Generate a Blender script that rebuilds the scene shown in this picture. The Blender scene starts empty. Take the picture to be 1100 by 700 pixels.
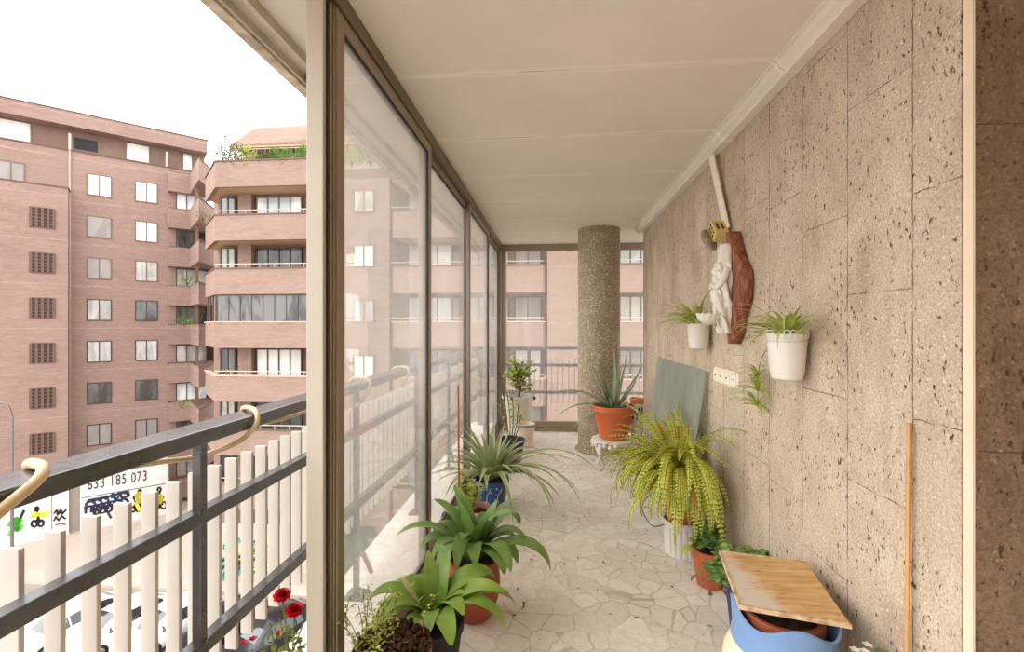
import bpy, math, random
from mathutils import Vector, Matrix, noise as mnoise
PI = math.pi
C = bpy.context.scene.collection
scn = bpy.context.scene
HC = 1.405                      # lens height over the balcony floor
F = 500.0                       # focal length in pixels of the 1100 px frame
YAW = math.atan(44 / F)

# ------------------------------------------------------------------ camera
cd = bpy.data.cameras.new('camera'); cam = bpy.data.objects.new('camera', cd); C.objects.link(cam)
cam.location = (0, 0, HC); cam.rotation_euler = (PI / 2, 0, YAW)
cd.sensor_width = 36; cd.lens = 36 * F / 1100; cd.clip_start = .05; cd.clip_end = 400
scn.camera = cam
# ------------------------------------------------------------------ light
SKY = 3.0
w = bpy.data.worlds.new('overcast_sky'); scn.world = w; w.use_nodes = True
wn = w.node_tree.nodes; wl = w.node_tree.links
bgn = wn['Background']; bgn.inputs['Strength'].default_value = SKY
tc = wn.new('ShaderNodeTexCoord'); sp = wn.new('ShaderNodeSeparateXYZ'); rp = wn.new('ShaderNodeValToRGB')
wl.new(tc.outputs['Generated'], sp.inputs[0]); wl.new(sp.outputs['Z'], rp.inputs[0]); wl.new(rp.outputs[0], bgn.inputs[0])
rp.color_ramp.elements[0].color = (.70, .71, .72, 1); rp.color_ramp.elements[1].color = (.965, .985, 1, 1)
rp.color_ramp.elements[1].position = .35
sd = bpy.data.lights.new('veiled_sun', 'SUN'); sun = bpy.data.objects.new('veiled_sun', sd); C.objects.link(sun)
sd.energy = 3.2; sd.angle = math.radians(75); sd.color = (1, .985, .965)
sun.rotation_euler = (math.radians(56), 0, math.radians(-68))     # soft light from the open left side
vs = scn.view_settings
vs.view_transform = 'Standard'; vs.look = 'None'; vs.gamma = 1; vs.use_curve_mapping = False
vs.exposure = 0.16
scn.cycles.max_bounces = 14; scn.cycles.diffuse_bounces = 7; scn.cycles.glossy_bounces = 4
scn.cycles.transparent_max_bounces = 24; scn.cycles.transmission_bounces = 8
scn.cycles.use_denoising = True; scn.cycles.sample_clamp_indirect = 6

# ------------------------------------------------------------------ helpers
def ray(px, py):
    xc = (px - 550) / F; c, s = math.cos(YAW), math.sin(YAW)
    return Vector((xc * c - s, xc * s + c, (350 - py) / F))
def at(px, py, t): return Vector((0, 0, HC)) + ray(px, py) * t
def smoothrand(rng, a, b): return a + (b - a) * rng.random()

class MB:
    def __init__(s): s.v = []; s.f = []
    def add(s, vs_, fs):
        n = len(s.v); s.v += [tuple(p) for p in vs_]; s.f += [tuple(i + n for i in f) for f in fs]; return s
    def box(s, x0, x1, y0, y1, z0, z1):
        return s.add([(x0,y0,z0),(x1,y0,z0),(x1,y1,z0),(x0,y1,z0),(x0,y0,z1),(x1,y0,z1),(x1,y1,z1),(x0,y1,z1)],
                     [(0,3,2,1),(4,5,6,7),(0,1,5,4),(1,2,6,5),(2,3,7,6),(3,0,4,7)])
    def obox(s, c, a, b, d):
        c, a, b, d = map(Vector, (c, a, b, d))
        P = [c+sa*a+sb*b+sd_*d for sd_ in (-1,1) for (sa,sb) in ((-1,-1),(1,-1),(1,1),(-1,1))]
        return s.add(P, [(0,3,2,1),(4,5,6,7),(0,1,5,4),(1,2,6,5),(2,3,7,6),(3,0,4,7)])
    def prism(s, poly, z0, z1):
        n = len(poly)
        V_ = [(p[0], p[1], z0) for p in poly] + [(p[0], p[1], z1) for p in poly]
        return s.add(V_, [tuple(range(n))[::-1], tuple(range(n, 2*n))] + [(i, (i+1) % n, n+(i+1) % n, n+i) for i in range(n)])
    def tube(s, pts, r, n=8, caps=True):
        pts = [Vector(p) for p in pts]; m = len(pts)
        rr = r if isinstance(r, (list, tuple)) else [r] * m
        V_ = []; up = None
        for i, p in enumerate(pts):
            d = (pts[min(i+1, m-1)] - pts[max(i-1, 0)]).normalized()
            if up is None:
                up = Vector((0,0,1)) if abs(d.z) < .9 else Vector((1,0,0))
            a = d.cross(up)
            if a.length < 1e-5: a = d.orthogonal()
            a.normalize(); b = a.cross(d).normalized(); up = b
            for k in range(n):
                t = 2*PI*k/n; V_.append(p + (a*math.cos(t) + b*math.sin(t)) * rr[i])
        fs = [(i*n+k, i*n+(k+1) % n, (i+1)*n+(k+1) % n, (i+1)*n+k) for i in range(m-1) for k in range(n)]
        if caps: fs += [tuple(range(n))[::-1], tuple(range((m-1)*n, m*n))]
        return s.add(V_, fs)
    def lathe(s, prof, n=28, c=(0,0,0), fn=None, cap=False):
        V_ = []; m = len(prof)
        for j, (r, z) in enumerate(prof):
            for k in range(n):
                t = 2*PI*k/n; rr, zz = (r, z) if fn is None else fn(r, z, t)
                V_.append((c[0]+rr*math.cos(t), c[1]+rr*math.sin(t), c[2]+zz))
        fs = [(j*n+k, j*n+(k+1) % n, (j+1)*n+(k+1) % n, (j+1)*n+k) for j in range(m-1) for k in range(n)]
        if cap: fs += [tuple(range(n))[::-1], tuple(range((m-1)*n, m*n))]
        return s.add(V_, fs)
    def ball(s, c, r, n=10, m=7, sc=(1,1,1), jit=0, seed=0):
        V_ = []
        for j in range(m+1):
            a = PI*j/m
            for k in range(n):
                t = 2*PI*k/n; d = Vector((math.sin(a)*math.cos(t), math.sin(a)*math.sin(t), math.cos(a)))
                q = r * (1 + jit*mnoise.noise(d*2.3 + Vector((seed, seed*.7, 0))))
                V_.append((c[0]+d.x*q*sc[0], c[1]+d.y*q*sc[1], c[2]+d.z*q*sc[2]))
        return s.add(V_, [(j*n+k, (j+1)*n+k, (j+1)*n+(k+1) % n, j*n+(k+1) % n) for j in range(m) for k in range(n)])
    def leaf(s, base, az, e0, e1, L, W, n=9, prof=None, fold=.25, twist=0, curl=0.0, thick=0.0):
        """a blade: starts at elevation e0 (deg), bends to e1 over length L"""
        p = Vector(base); V_ = []; rows = 3
        prof = prof or (lambda u: math.sin(PI*min(1, .12+.88*u))**.8)
        for i in range(n+1):
            u = i/n; e = math.radians(e0 + (e1-e0)*u**1.15); a = az + curl*u
            d = Vector((math.cos(a)*math.cos(e), math.sin(a)*math.cos(e), math.sin(e)))
            side = Vector((-math.sin(a), math.cos(a), 0)); nrm = side.cross(d) * -1
            tw = twist*u
            sd2 = side*math.cos(tw) + nrm*math.sin(tw); nr2 = nrm*math.cos(tw) - side*math.sin(tw)
            wd = max(W*prof(u)*.5, .0006)
            up_ = nr2 if nr2.z >= 0 or e1 < -60 else nr2
            V_ += [p - sd2*wd + up_*wd*fold, p.copy(), p + sd2*wd + up_*wd*fold]
            if thick: V_ += [p - up_*thick*prof(u)]
            p = p + d*(L/n)
        r_ = 4 if thick else 3; fs = []
        for i in range(n):
            a, b = i*r_, (i+1)*r_
            fs += [(a, a+1, b+1, b), (a+1, a+2, b+2, b+1)]
            if thick: fs += [(a+2, a+3, b+3, b+2), (a+3, a, b, b+3)]
        s.add(V_, fs); return p
    def wide_leaf(s, base, az, e0, e1, L, W, n=14, curl=0., prof=None, fold=.12, roll=0., bend=1.7):
        p = Vector(base); V_ = []
        for i in range(n+1):
            u = i/n; e = math.radians(e0 + (e1-e0)*u**bend); a = az + curl*u
            d = Vector((math.cos(a)*math.cos(e), math.sin(a)*math.cos(e), math.sin(e)))
            side = Vector((-math.sin(a), math.cos(a), 0)); nrm = d.cross(side)
            tw = roll*u; sd2 = side*math.cos(tw) + nrm*math.sin(tw); nr2 = nrm*math.cos(tw) - side*math.sin(tw)
            wd = max(W*prof(u)*.5, .001)
            for q, hgt in ((-1, .10), (-.55, fold), (0, 0), (.55, fold), (1, .10)): V_.append(p + sd2*wd*q + nr2*wd*hgt*1.2)
            p = p + d*(L/n)
        return s.add(V_, [(i*5+k, i*5+k+1, i*5+k+6, i*5+k+5) for i in range(n) for k in range(4)])
    def build(s, name, mat, parent=None, smooth=None, bevel=0, world=False):
        me = bpy.data.meshes.new(name); V_ = s.v
        if world and parent is not None:
            o_ = Vector(parent.get('_o', (0, 0, 0))); V_ = [tuple(Vector(p) - o_) for p in s.v]
        me.from_pydata(V_, [], s.f); me.update()
        o = bpy.data.objects.new(name, me); C.objects.link(o)
        if mat is not None: me.materials.append(mat)
        if smooth:
            me.shade_smooth(); me.set_sharp_from_angle(angle=math.radians(smooth))
        if parent is not None: o.parent = parent
        if parent is not None and '_o' in parent and world: pass
        if bevel:
            b = o.modifiers.new('bevel', 'BEVEL'); b.width = bevel; b.segments = 2; b.limit_method = 'ANGLE'; b.angle_limit = math.radians(40)
        return o

def tag(o, label=None, cat=None, group=None, kind=None):
    if label: o['label'] = label
    if cat: o['category'] = cat
    if group: o['group'] = group
    if kind: o['kind'] = kind
    return o
def thing(name, label, cat, loc=(0,0,0), rz=0, group=None):
    o = bpy.data.objects.new(name, None); C.objects.link(o); o.empty_display_size = .1
    o.location = loc; o.rotation_euler = (0,0,rz); o['_o'] = tuple(loc)
    return tag(o, label, cat, group)
def kids(o): return [x for x in C.objects if x.parent == o]
def copy_tree(o, parent=None):
    c = o.copy(); C.objects.link(c)
    if parent is not None: c.parent = parent
    for ch in kids(o): copy_tree(ch, c)
    return c
def struct(o): o['kind'] = 'structure'; return o

# ------------------------------------------------------------------ materials
def lin(h):
    return tuple((c/255/12.92 if c/255 <= .04045 else ((c/255+.055)/1.055)**2.4) for c in h)
class NT:
    def __init__(s, name):
        s.m = bpy.data.materials.new(name); s.m.use_nodes = True
        s.n = s.m.node_tree.nodes; s.l = s.m.node_tree.links; s.b = s.n['Principled BSDF']; s.out = s.n['Material Output']
    def new(s, t, **kw):
        x = s.n.new(t)
        for k, v in kw.items(): setattr(x, k, v)
        return x
    def set(s, x, **kw):
        for k, v in kw.items(): x.inputs[k.replace('_', ' ')].default_value = v
        return x
    def noise(s, vec, scale, detail=4, rough=.55, dist=0):
        x = s.new('ShaderNodeTexNoise'); s.set(x, Scale=scale, Detail=detail, Roughness=rough, Distortion=dist)
        if vec is not None: s.l.new(vec, x.inputs['Vector'])
        return x.outputs[0]
    def ramp(s, fac, stops, interp='LINEAR'):
        x = s.new('ShaderNodeValToRGB'); e = x.color_ramp.elements; x.color_ramp.interpolation = interp
        while len(e) < len(stops): e.new(.5)
        for i, (p, c) in enumerate(stops):
            e[i].position = p; e[i].color = (c if len(c) == 4 else (*c, 1)) if hasattr(c, '__len__') else (c, c, c, 1)
        s.l.new(fac, x.inputs[0]); return x.outputs[0]
    def mix(s, fac, a, b, mode='MIX'):
        x = s.new('ShaderNodeMix', data_type='RGBA', blend_type=mode)
        for sock, v in ((0, fac), (6, a), (7, b)):
            if hasattr(v, 'is_linked'): s.l.new(v, x.inputs[sock])
            elif sock == 0: x.inputs[0].default_value = v
            else: x.inputs[sock].default_value = (*v, 1) if len(v) == 3 else v
        return x.outputs[2]
    def math(s, op, a, b=0, clamp=False):
        x = s.new('ShaderNodeMath', operation=op, use_clamp=clamp)
        for i, v in enumerate((a, b)):
            if hasattr(v, 'is_linked'): s.l.new(v, x.inputs[i])
            else: x.inputs[i].default_value = v
        return x.outputs[0]
    def obj(s): return s.new('ShaderNodeTexCoord').outputs['Object']
    def pos(s): return s.new('ShaderNodeNewGeometry').outputs['Position']
    def mapping(s, vec, scale=(1,1,1), rot=(0,0,0), loc=(0,0,0)):
        x = s.new('ShaderNodeMapping'); x.inputs['Scale'].default_value = scale; x.inputs['Rotation'].default_value = rot; x.inputs['Location'].default_value = loc
        s.l.new(vec, x.inputs[0]); return x.outputs[0]
    def bump(s, h, strength=.3, dist=.01):
        x = s.new('ShaderNodeBump'); s.set(x, Strength=strength, Distance=dist); s.l.new(h, x.inputs['Height'])
        s.l.new(x.outputs[0], s.b.inputs['Normal'])
    def color(s, c):
        if hasattr(c, 'is_linked'): s.l.new(c, s.b.inputs['Base Color'])
        else: s.b.inputs['Base Color'].default_value = (*c, 1)
    def rough(s, r): s.b.inputs['Roughness'].default_value = r
def plain(name, rgb, rough=.5, var=.12, scale=14, metal=0, bump=0, spec=.5, bscale=60, lo=None):
    t = NT(name); c = lin(rgb); v = t.obj()
    d = lo if lo is not None else tuple(x*(1-2*var) for x in c)
    if lo is not None: d = lin(lo)
    n = t.noise(v, scale, 5)
    t.color(t.ramp(n, [(.3, d), (.7, c)])); t.rough(rough); t.b.inputs['Metallic'].default_value = metal
    t.b.inputs['Specular IOR Level'].default_value = spec
    if bump: t.bump(t.noise(v, bscale, 4), bump, .004)
    return t.m
M = {}
# bare travertine cladding of the right wall: tall slabs in staggered columns, pitted
def stone(name, light, dark, pit, axis, col_w=.288, off=.0, row=.625, patina=True):
    t = NT(name); p = t.pos(); s = t.new('ShaderNodeSeparateXYZ'); t.l.new(p, s.inputs[0])
    a = s.outputs[axis]; z = s.outputs['Z']
    wob = t.math('MULTIPLY', t.math('SUBTRACT', t.noise(p, 30, 3), .5), .012)
    u = t.math('DIVIDE', t.math('ADD', t.math('SUBTRACT', a, off), wob), col_w); iu = t.math('FLOOR', u)
    wn_ = t.new('ShaderNodeTexWhiteNoise', noise_dimensions='1D'); t.l.new(iu, wn_.inputs['W'])
    v = t.math('ADD', t.math('DIVIDE', t.math('ADD', z, wob), row), wn_.outputs['Value'])
    iv = t.math('FLOOR', v); fu = t.math('FRACT', u); fv = t.math('FRACT', v)
    eu = t.math('MULTIPLY', t.math('MINIMUM', fu, t.math('SUBTRACT', 1, fu)), col_w)
    ev = t.math('MULTIPLY', t.math('MINIMUM', fv, t.math('SUBTRACT', 1, fv)), row*1.6)
    e = t.math('MINIMUM', eu, ev); joint = t.math('MULTIPLY', t.ramp(e, [(.0010, 1.), (.0034, 0.)]), t.ramp(t.noise(p, 9, 3), [(.38, .25), (.55, .9)]))
    cmb = t.new('ShaderNodeCombineXYZ'); t.l.new(iu, cmb.inputs[0]); t.l.new(iv, cmb.inputs[1])
    wn2 = t.new('ShaderNodeTexWhiteNoise', noise_dimensions='3D'); t.l.new(cmb.outputs[0], wn2.inputs['Vector'])
    big = t.noise(t.mapping(p, (1, 1, .6)), 4.5, 8, .72, .6)
    c = t.ramp(big, [(.32, dark), (.66, light)])
    c = t.mix(t.math('MULTIPLY', wn2.outputs['Value'], .34), c, tuple(x*.74 for x in light))
    g = t.noise(p, 120, 5, .7); c = t.mix(t.ramp(g, [(.40, .48), (.55, 0.)]), c, tuple(x*.5 for x in dark))
    fleck = t.ramp(t.noise(p, 75, 3, .6), [(.60, 0.), (.72, .6)]); c = t.mix(fleck, c, tuple(min(1, x*1.45) for x in light))
    pv = t.mapping(p, (1, 1, .62))
    pn = t.noise(pv, 58, 4, .66); msk = t.noise(p, 5, 3)
    pits = t.ramp(t.math('ADD', pn, t.math('MULTIPLY', t.math('SUBTRACT', msk, .5), .26)), [(.345, 1.), (.39, 0.)])
    c = t.mix(pits, c, pit); c = t.mix(joint, c, tuple(x*.9 for x in pit)); t.color(c); t.rough(.86); t.b.inputs['Specular IOR Level'].default_value = .25
    h = t.math('SUBTRACT', t.math('ADD', t.noise(p, 55, 6, .68), t.math('MULTIPLY', g, .35)), t.math('ADD', t.math('MULTIPLY', pits, .8), t.math('MULTIPLY', joint, .9)))
    t.bump(h, .55, .010); return t.m
M['travertine'] = stone('travertine', lin((220,202,180)), lin((176,154,130)), lin((92,70,50)), 'Y', off=1.393)
M['shaded_brown_stone'] = stone('shaded_brown_stone', lin((150,124,100)), lin((112,88,68)), lin((74,56,42)), 'X', col_w=.9, off=.98, row=.78)  # brown slab, its colour lowered to carry the shade on the end face
def mk_column():
    t = NT('pebble_dash'); p = t.obj()
    vo = t.new('ShaderNodeTexVoronoi'); t.set(vo, Scale=95); t.l.new(p, vo.inputs['Vector'])
    sep = t.new('ShaderNodeSeparateColor'); t.l.new(vo.outputs['Color'], sep.inputs[0])
    c = t.ramp(sep.outputs[0], [(.0, lin((150,134,112))), (.6, lin((176,160,136))), (.88, lin((194,178,154))), (.95, lin((236,224,204)))])
    c = t.mix(t.ramp(t.noise(p, 3, 4), [(.35, .35), (.65, 0.)]), c, lin((124,108,88)))
    t.color(c); t.rough(.85); t.bump(t.math('SUBTRACT', 1, vo.outputs['Distance']), .8, .012); return t.m
M['pebble'] = mk_column()
def mk_floor():
    t = NT('crazy_paving'); p = t.pos()
    q = t.mapping(p, (1, 1, 0))
    nz = t.new('ShaderNodeTexNoise'); t.set(nz, Scale=3.0, Detail=4); t.l.new(q, nz.inputs['Vector'])
    ad = t.new('ShaderNodeVectorMath', operation='MULTIPLY_ADD'); t.l.new(nz.outputs['Color'], ad.inputs[0]); ad.inputs[1].default_value = (.16,.16,0); t.l.new(q, ad.inputs[2])
    vo = t.new('ShaderNodeTexVoronoi'); t.set(vo, Scale=8.5); t.l.new(ad.outputs[0], vo.inputs['Vector'])
    ve = t.new('ShaderNodeTexVoronoi', feature='DISTANCE_TO_EDGE'); t.set(ve, Scale=8.5); t.l.new(ad.outputs[0], ve.inputs['Vector'])
    sep = t.new('ShaderNodeSeparateColor'); t.l.new(vo.outputs['Color'], sep.inputs[0])
    c = t.ramp(sep.outputs[0], [(0, lin((232,222,210))), (.5, lin((240,231,220))), (1, lin((248,242,234)))])
    c = t.mix(t.ramp(t.noise(q, 26, 5, .7), [(.42, .22), (.62, 0.)]), c, lin((186,166,144)))
    worn = t.ramp(t.noise(q, 2.6, 5, .6), [(.36, 1.), (.62, .12)])
    line = t.math('MULTIPLY', t.ramp(ve.outputs[0], [(.008, .85), (.04, 0.)]), worn)
    c = t.mix(line, c, lin((176,156,134)))
    c = t.mix(t.ramp(t.noise(q, 1.3, 4, .6), [(.40, .16), (.66, 0.)]), c, lin((202,182,160)))
    specks = t.ramp(t.noise(q, 40, 3, .6), [(.27, .8), (.31, 0.)]); c = t.mix(specks, c, lin((110,90,70)))
    t.color(c); t.l.new(t.ramp(t.noise(q, 7, 4), [(.3, .34), (.7, .6)]), t.b.inputs['Roughness'])
    t.bump(t.math('SUBTRACT', t.noise(q, 30, 4), t.math('MULTIPLY', line, .8)), .25, .006); return t.m
M['floor'] = mk_floor()
def mk_ceiling():
    t = NT('ceiling_paint'); p = t.pos(); s = t.new('ShaderNodeSeparateXYZ'); t.l.new(p, s.inputs[0])
    wob = t.math('MULTIPLY', t.math('SUBTRACT', t.noise(p, 5, 4), .5), .035)
    y = t.math('ADD', s.outputs['Y'], wob); f = t.math('FRACT', t.math('DIVIDE', t.math('SUBTRACT', y, 1.31), .695))
    e = t.math('MINIMUM', f, t.math('SUBTRACT', 1, f))
    brk = t.ramp(t.noise(p, 2.2, 4), [(.45, 0.), (.6, 1.)])
    crack = t.math('MULTIPLY', t.ramp(e, [(.002, 1.), (.008, 0.)]), brk)
    band = t.ramp(e, [(.0, 1.), (.05, 0.)])
    c = t.ramp(t.noise(p, 1.6, 5), [(.3, lin((218,209,196))), (.7, lin((228,219,206)))])
    c = t.mix(t.math('MULTIPLY', band, .7), c, lin((242,234,222))); c = t.mix(t.math('MULTIPLY', crack, .75), c, lin((128,106,82)))
    t.color(c); t.rough(.75); t.b.inputs['Specular IOR Level'].default_value = .2
    t.bump(t.math('ADD', t.math('MULTIPLY', band, .5), t.math('MULTIPLY', t.noise(p, 18, 4), .3)), .35, .01); return t.m
M['ceiling'] = mk_ceiling()
def mk_brick(name, light, dark, band_z):
    t = NT(name); p = t.pos(); s = t.new('ShaderNodeSeparateXYZ'); t.l.new(p, s.inputs[0])
    along = t.math('MULTIPLY', t.math('ADD', s.outputs['X'], s.outputs['Y']), .8)
    cm = t.new('ShaderNodeCombineXYZ'); t.l.new(along, cm.inputs[0]); t.l.new(s.outputs['Z'], cm.inputs[1])
    br = t.new('ShaderNodeTexBrick'); t.set(br, Scale=1.0, Mortar_Size=.006, Brick_Width=.25, Row_Height=.062, Bias=0.0)
    t.l.new(cm.outputs[0], br.inputs['Vector'])
    br.inputs['Color1'].default_value = (*light, 1); br.inputs['Color2'].default_value = (*dark, 1)
    br.inputs['Mortar'].default_value = (*[min(1, x*1.15) for x in light], 1)
    st = t.noise(t.mapping(p, (.6, .6, 3.5)), 1.3, 6, .65)
    c = t.mix(t.ramp(st, [(.35, .38), (.65, 0.)]), br.outputs['Color'], tuple(x*.72 for x in dark))
    c = t.mix(t.ramp(t.noise(t.mapping(p, (.4, .4, 1.2)), .5, 4), [(.4, .25), (.7, 0.)]), c, tuple(min(1, x*1.25) for x in light))
    f = t.math('FRACT', t.math('DIVIDE', t.math('SUBTRACT', s.outputs['Z'], band_z), 3.02))
    bd = t.math('MULTIPLY', t.ramp(f, [(.0, 1.), (.018, .9), (.03, 0.)]), t.ramp(t.noise(p, 2.5, 3), [(.35, .1), (.65, .6)]))
    c = t.mix(bd, c, tuple(min(1, x*1.5) for x in light)); t.color(c); t.rough(.9); t.b.inputs['Specular IOR Level'].default_value = .15
    return t.m
M['brick'] = mk_brick('pink_brick', lin((152,128,115)), lin((138,113,100)), HC+.1)
M['brick_left'] = mk_brick('rosy_brick', lin((160,134,123)), lin((143,116,106)), HC-.2)
def mk_glass(name, tint, haze, gloss=1.0, hazecol=(.8,.76,.71)):
    t = NT(name); t.n.remove(t.b)
    tr = t.new('ShaderNodeBsdfTransparent'); tr.inputs[0].default_value = (*tint, 1)
    df = t.new('ShaderNodeBsdfTranslucent'); df.inputs[0].default_value = (*hazecol, 1)
    d2 = t.new('ShaderNodeBsdfDiffuse'); d2.inputs[0].default_value = (*hazecol, 1)
    md = t.new('ShaderNodeMixShader'); md.inputs[0].default_value = .4; t.l.new(df.outputs[0], md.inputs[1]); t.l.new(d2.outputs[0], md.inputs[2])
    gl = t.new('ShaderNodeBsdfGlossy'); gl.inputs['Roughness'].default_value = .02
    fr = t.new('ShaderNodeFresnel'); fr.inputs['IOR'].default_value = 1.45
    p = t.pos(); hz = t.ramp(t.noise(t.mapping(p, (1, 1, .45)), 2.4, 6, .65), [(.3, haze*.7), (.7, haze*1.3)])
    m1 = t.new('ShaderNodeMixShader'); t.l.new(hz, m1.inputs[0]); t.l.new(tr.outputs[0], m1.inputs[1]); t.l.new(md.outputs[0], m1.inputs[2])
    m2 = t.new('ShaderNodeMixShader'); t.l.new(t.math('MULTIPLY', fr.outputs[0], gloss), m2.inputs[0]); t.l.new(m1.outputs[0], m2.inputs[1]); t.l.new(gl.outputs[0], m2.inputs[2])
    t.l.new(m2.outputs[0], t.out.inputs['Surface']); return t.m
M['glass'] = mk_glass('dusty_glass', (.985,.98,.97), .17, .45, (.86,.83,.79))
M['sheet_glass'] = mk_glass('greenish_glass', (.80,.85,.82), .62, .12, (.66,.68,.63))
def mk_pane(name, c1, c2, rough=.08, scale=.8):
    t = NT(name); p = t.mapping(t.pos(), (1, 1, .35))
    t.color(t.ramp(t.noise(p, scale, 3, .6, 1.2), [(.42, lin(c1)), (.58, lin(c2))])); t.rough(rough); t.b.inputs['Specular IOR Level'].default_value = .8
    return t.m
M['pane_dark'] = mk_pane('dark_pane', (52,50,48), (104,102,98))
M['pane_grey'] = mk_pane('curtained_pane', (150,146,138), (196,190,182))
M['pane_white'] = mk_pane('lowered_white_blind', (232,228,220), (246,243,238), .5)
M['pane_blind'] = mk_pane('grey_blind', (142,134,128), (158,149,142), .5)
M['pane_bright'] = mk_pane('bright_curtain_pane', (196,204,208), (240,240,238))
M['win_frame'] = plain('bronze_window_frame', (134,104,80), .5, .1)
M['dark_frame'] = plain('dark_window_frame', (78,58,48), .5, .1)
M['soffit'] = plain('ochre_soffit', (214,178,138), .8, .08)
M['coping'] = plain('brown_coping', (112,84,70), .7, .1)
M['coping_pale'] = plain('pale_coping', (206,170,150), .7, .1)
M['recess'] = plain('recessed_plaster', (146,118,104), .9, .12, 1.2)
M['alu'] = plain('bronze_aluminium', (158,142,122), .38, .08, 3, .55)
M['alu_pale'] = plain('pale_painted_post', (186,174,158), .55, .05, 4)
M['alu_dark'] = plain('dark_brush_channel', (40,34,30), .7, .15, 8)
M['track'] = plain('brown_track', (124,108,90), .4, .1, 4, .5)
def mk_rail():
    t = NT('black_rail_paint'); v = t.obj()
    t.color(t.ramp(t.noise(v, 9, 5), [(.3, lin((36,36,38))), (.7, lin((56,55,56)))])); t.l.new(t.ramp(t.noise(v, 25, 4), [(.3, .24), (.7, .38)]), t.b.inputs['Roughness'])
    t.b.inputs['Specular IOR Level'].default_value = 1.0; t.b.inputs['Coat Weight'].default_value = .5; t.b.inputs['Coat Roughness'].default_value = .2; return t.m
M['rail'] = mk_rail()
M['slat'] = plain('ivory_slat', (200,190,178), .5, .05, 5)
M['hose'] = plain('cream_hose', (214,190,152), .55, .12, 6, lo=(176,146,100))
M['terracotta'] = plain('terracotta', (190,98,60), .7, .16, 9, 0, .2)
M['terracotta_old'] = plain('weathered_terracotta', (168,88,56), .8, .2, 7, 0, .3, lo=(128,66,44))
M['orange_pot'] = plain('orange_plastic_pot', (208,104,56), .42, .06, 6)
M['white_pot'] = plain('white_glazed_pot', (220,214,204), .3, .03, 6)
M['cream'] = plain('cream_glazed_pot', (238,222,192), .4, .05, 6)
M['blue_glaze'] = plain('blue_glaze', (118,152,196), .3, .06, 6)
M['pink'] = plain('pink_pot', (222,160,146), .5, .08, 6)
M['soil'] = plain('potting_soil', (84,60,44), .95, .3, 40, 0, .8, .1, lo=(36,25,18))
M['stem'] = plain('brown_stem', (120,88,58), .8, .15, 20)
M['green_stem'] = plain('green_stem', (128,140,62), .6, .15, 20)
M['bamboo'] = plain('bamboo_cane', (206,150,92), .5, .1, 12)
M['orange_cane'] = plain('orange_cane', (196,116,60), .5, .1, 12)
M['bark'] = plain('driftwood_bark', (150,84,54), .7, .25, 16, 0, .8, .3, lo=(60,32,22), bscale=40)
def mk_bark():
    t = NT('driftwood_grain'); q = t.mapping(t.obj(), (60, 60, 7)); n_ = t.noise(q, 1.0, 5, .65, .8)
    t.color(t.ramp(n_, [(.30, lin((58,30,20))), (.48, lin((122,66,42))), (.70, lin((176,108,70)))])); t.rough(.6); t.bump(n_, .9, .006); return t.m
M['bark'] = mk_bark()
M['plaster'] = plain('white_plaster', (222,214,202), .6, .05, 30)
M['iron'] = plain('white_painted_iron', (230,224,214), .5, .08, 16)
M['plastic'] = plain('ivory_plastic', (240,230,212), .4, .03, 4)
M['metal'] = plain('grey_steel', (150,146,140), .35, .1, 10, .8)
M['wire'] = plain('steel_wire', (96,88,78), .4, .1, 10, .6)
M['tile_grey'] = plain('mossy_roof_tile', (176,160,138), .9, .22, 22, 0, .7, .2, lo=(120,106,88))
M['ochre'] = plain('ochre_house_paint', (214,190,118), .7, .08, 10)
M['ink'] = plain('dark_paint', (44,38,40), .6, .05, 5)
M['ink_blue'] = plain('navy_paint', (52,56,96), .6, .05, 5)
M['ink_green'] = plain('spray_green', (96,196,70), .6, .05, 5)
M['ink_yellow'] = plain('spray_yellow', (226,214,60), .6, .05, 5)
M['ink_grey'] = plain('spray_grey', (120,118,118), .6, .05, 5)
M['ink_teal'] = plain('spray_teal', (60,150,130), .6, .05, 5)
M['ink_red'] = plain('spray_red', (190,70,66), .6, .05, 5)
M['hoarding'] = plain('white_hoarding', (232,226,220), .7, .06, 1.5)
M['asphalt'] = plain('pale_asphalt', (150,138,128), .9, .08, .6)
M['pavement'] = plain('pavement_slabs', (188,172,158), .9, .06, 1.2)
M['marking'] = plain('worn_road_paint', (220,214,204), .8, .05, 2)
M['car_white'] = plain('white_car_paint', (240,240,240), .2, .02, 1)
M['car_black'] = plain('black_car_paint', (34,34,38), .18, .05, 1)
M['car_silver'] = plain('silver_car_paint', (170,172,176), .25, .04, 1, .4)
M['car_glass'] = plain('car_glass', (40,46,46), .06, .1, 1, 0, 0, .9)
M['tyre'] = plain('rubber_tyre', (34,32,32), .85, .1, 9)
M['rim'] = plain('alloy_rim', (176,176,178), .3, .1, 9, .8)
M['car_red'] = plain('red_tail_lamp', (206,40,24), .25, .05, 6)
M['lamp_white'] = plain('clear_lamp', (226,228,228), .15, .05, 6)
def mk_leaf(name, c1, c2, scale=8, rough=.4, stripe=None, trans=.25, axis_noise=(1,1,1)):
    t = NT(name); v = t.obj()
    n = t.noise(t.mapping(v, axis_noise), scale, 4, .6)
    c = t.ramp(n, [(.3, lin(c1)), (.7, lin(c2))])
    t.color(c); t.rough(rough)
    tl = t.new('ShaderNodeBsdfTranslucent'); t.l.new(c, tl.inputs[0])
    mx = t.new('ShaderNodeMixShader'); mx.inputs[0].default_value = trans
    t.l.new(t.b.outputs[0], mx.inputs[1]); t.l.new(tl.outputs[0], mx.inputs[2]); t.l.new(mx.outputs[0], t.out.inputs['Surface']); return t.m
M['leaf_broad'] = mk_leaf('broad_green_leaf', (92,130,58), (146,176,96), 6, .28)
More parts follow.
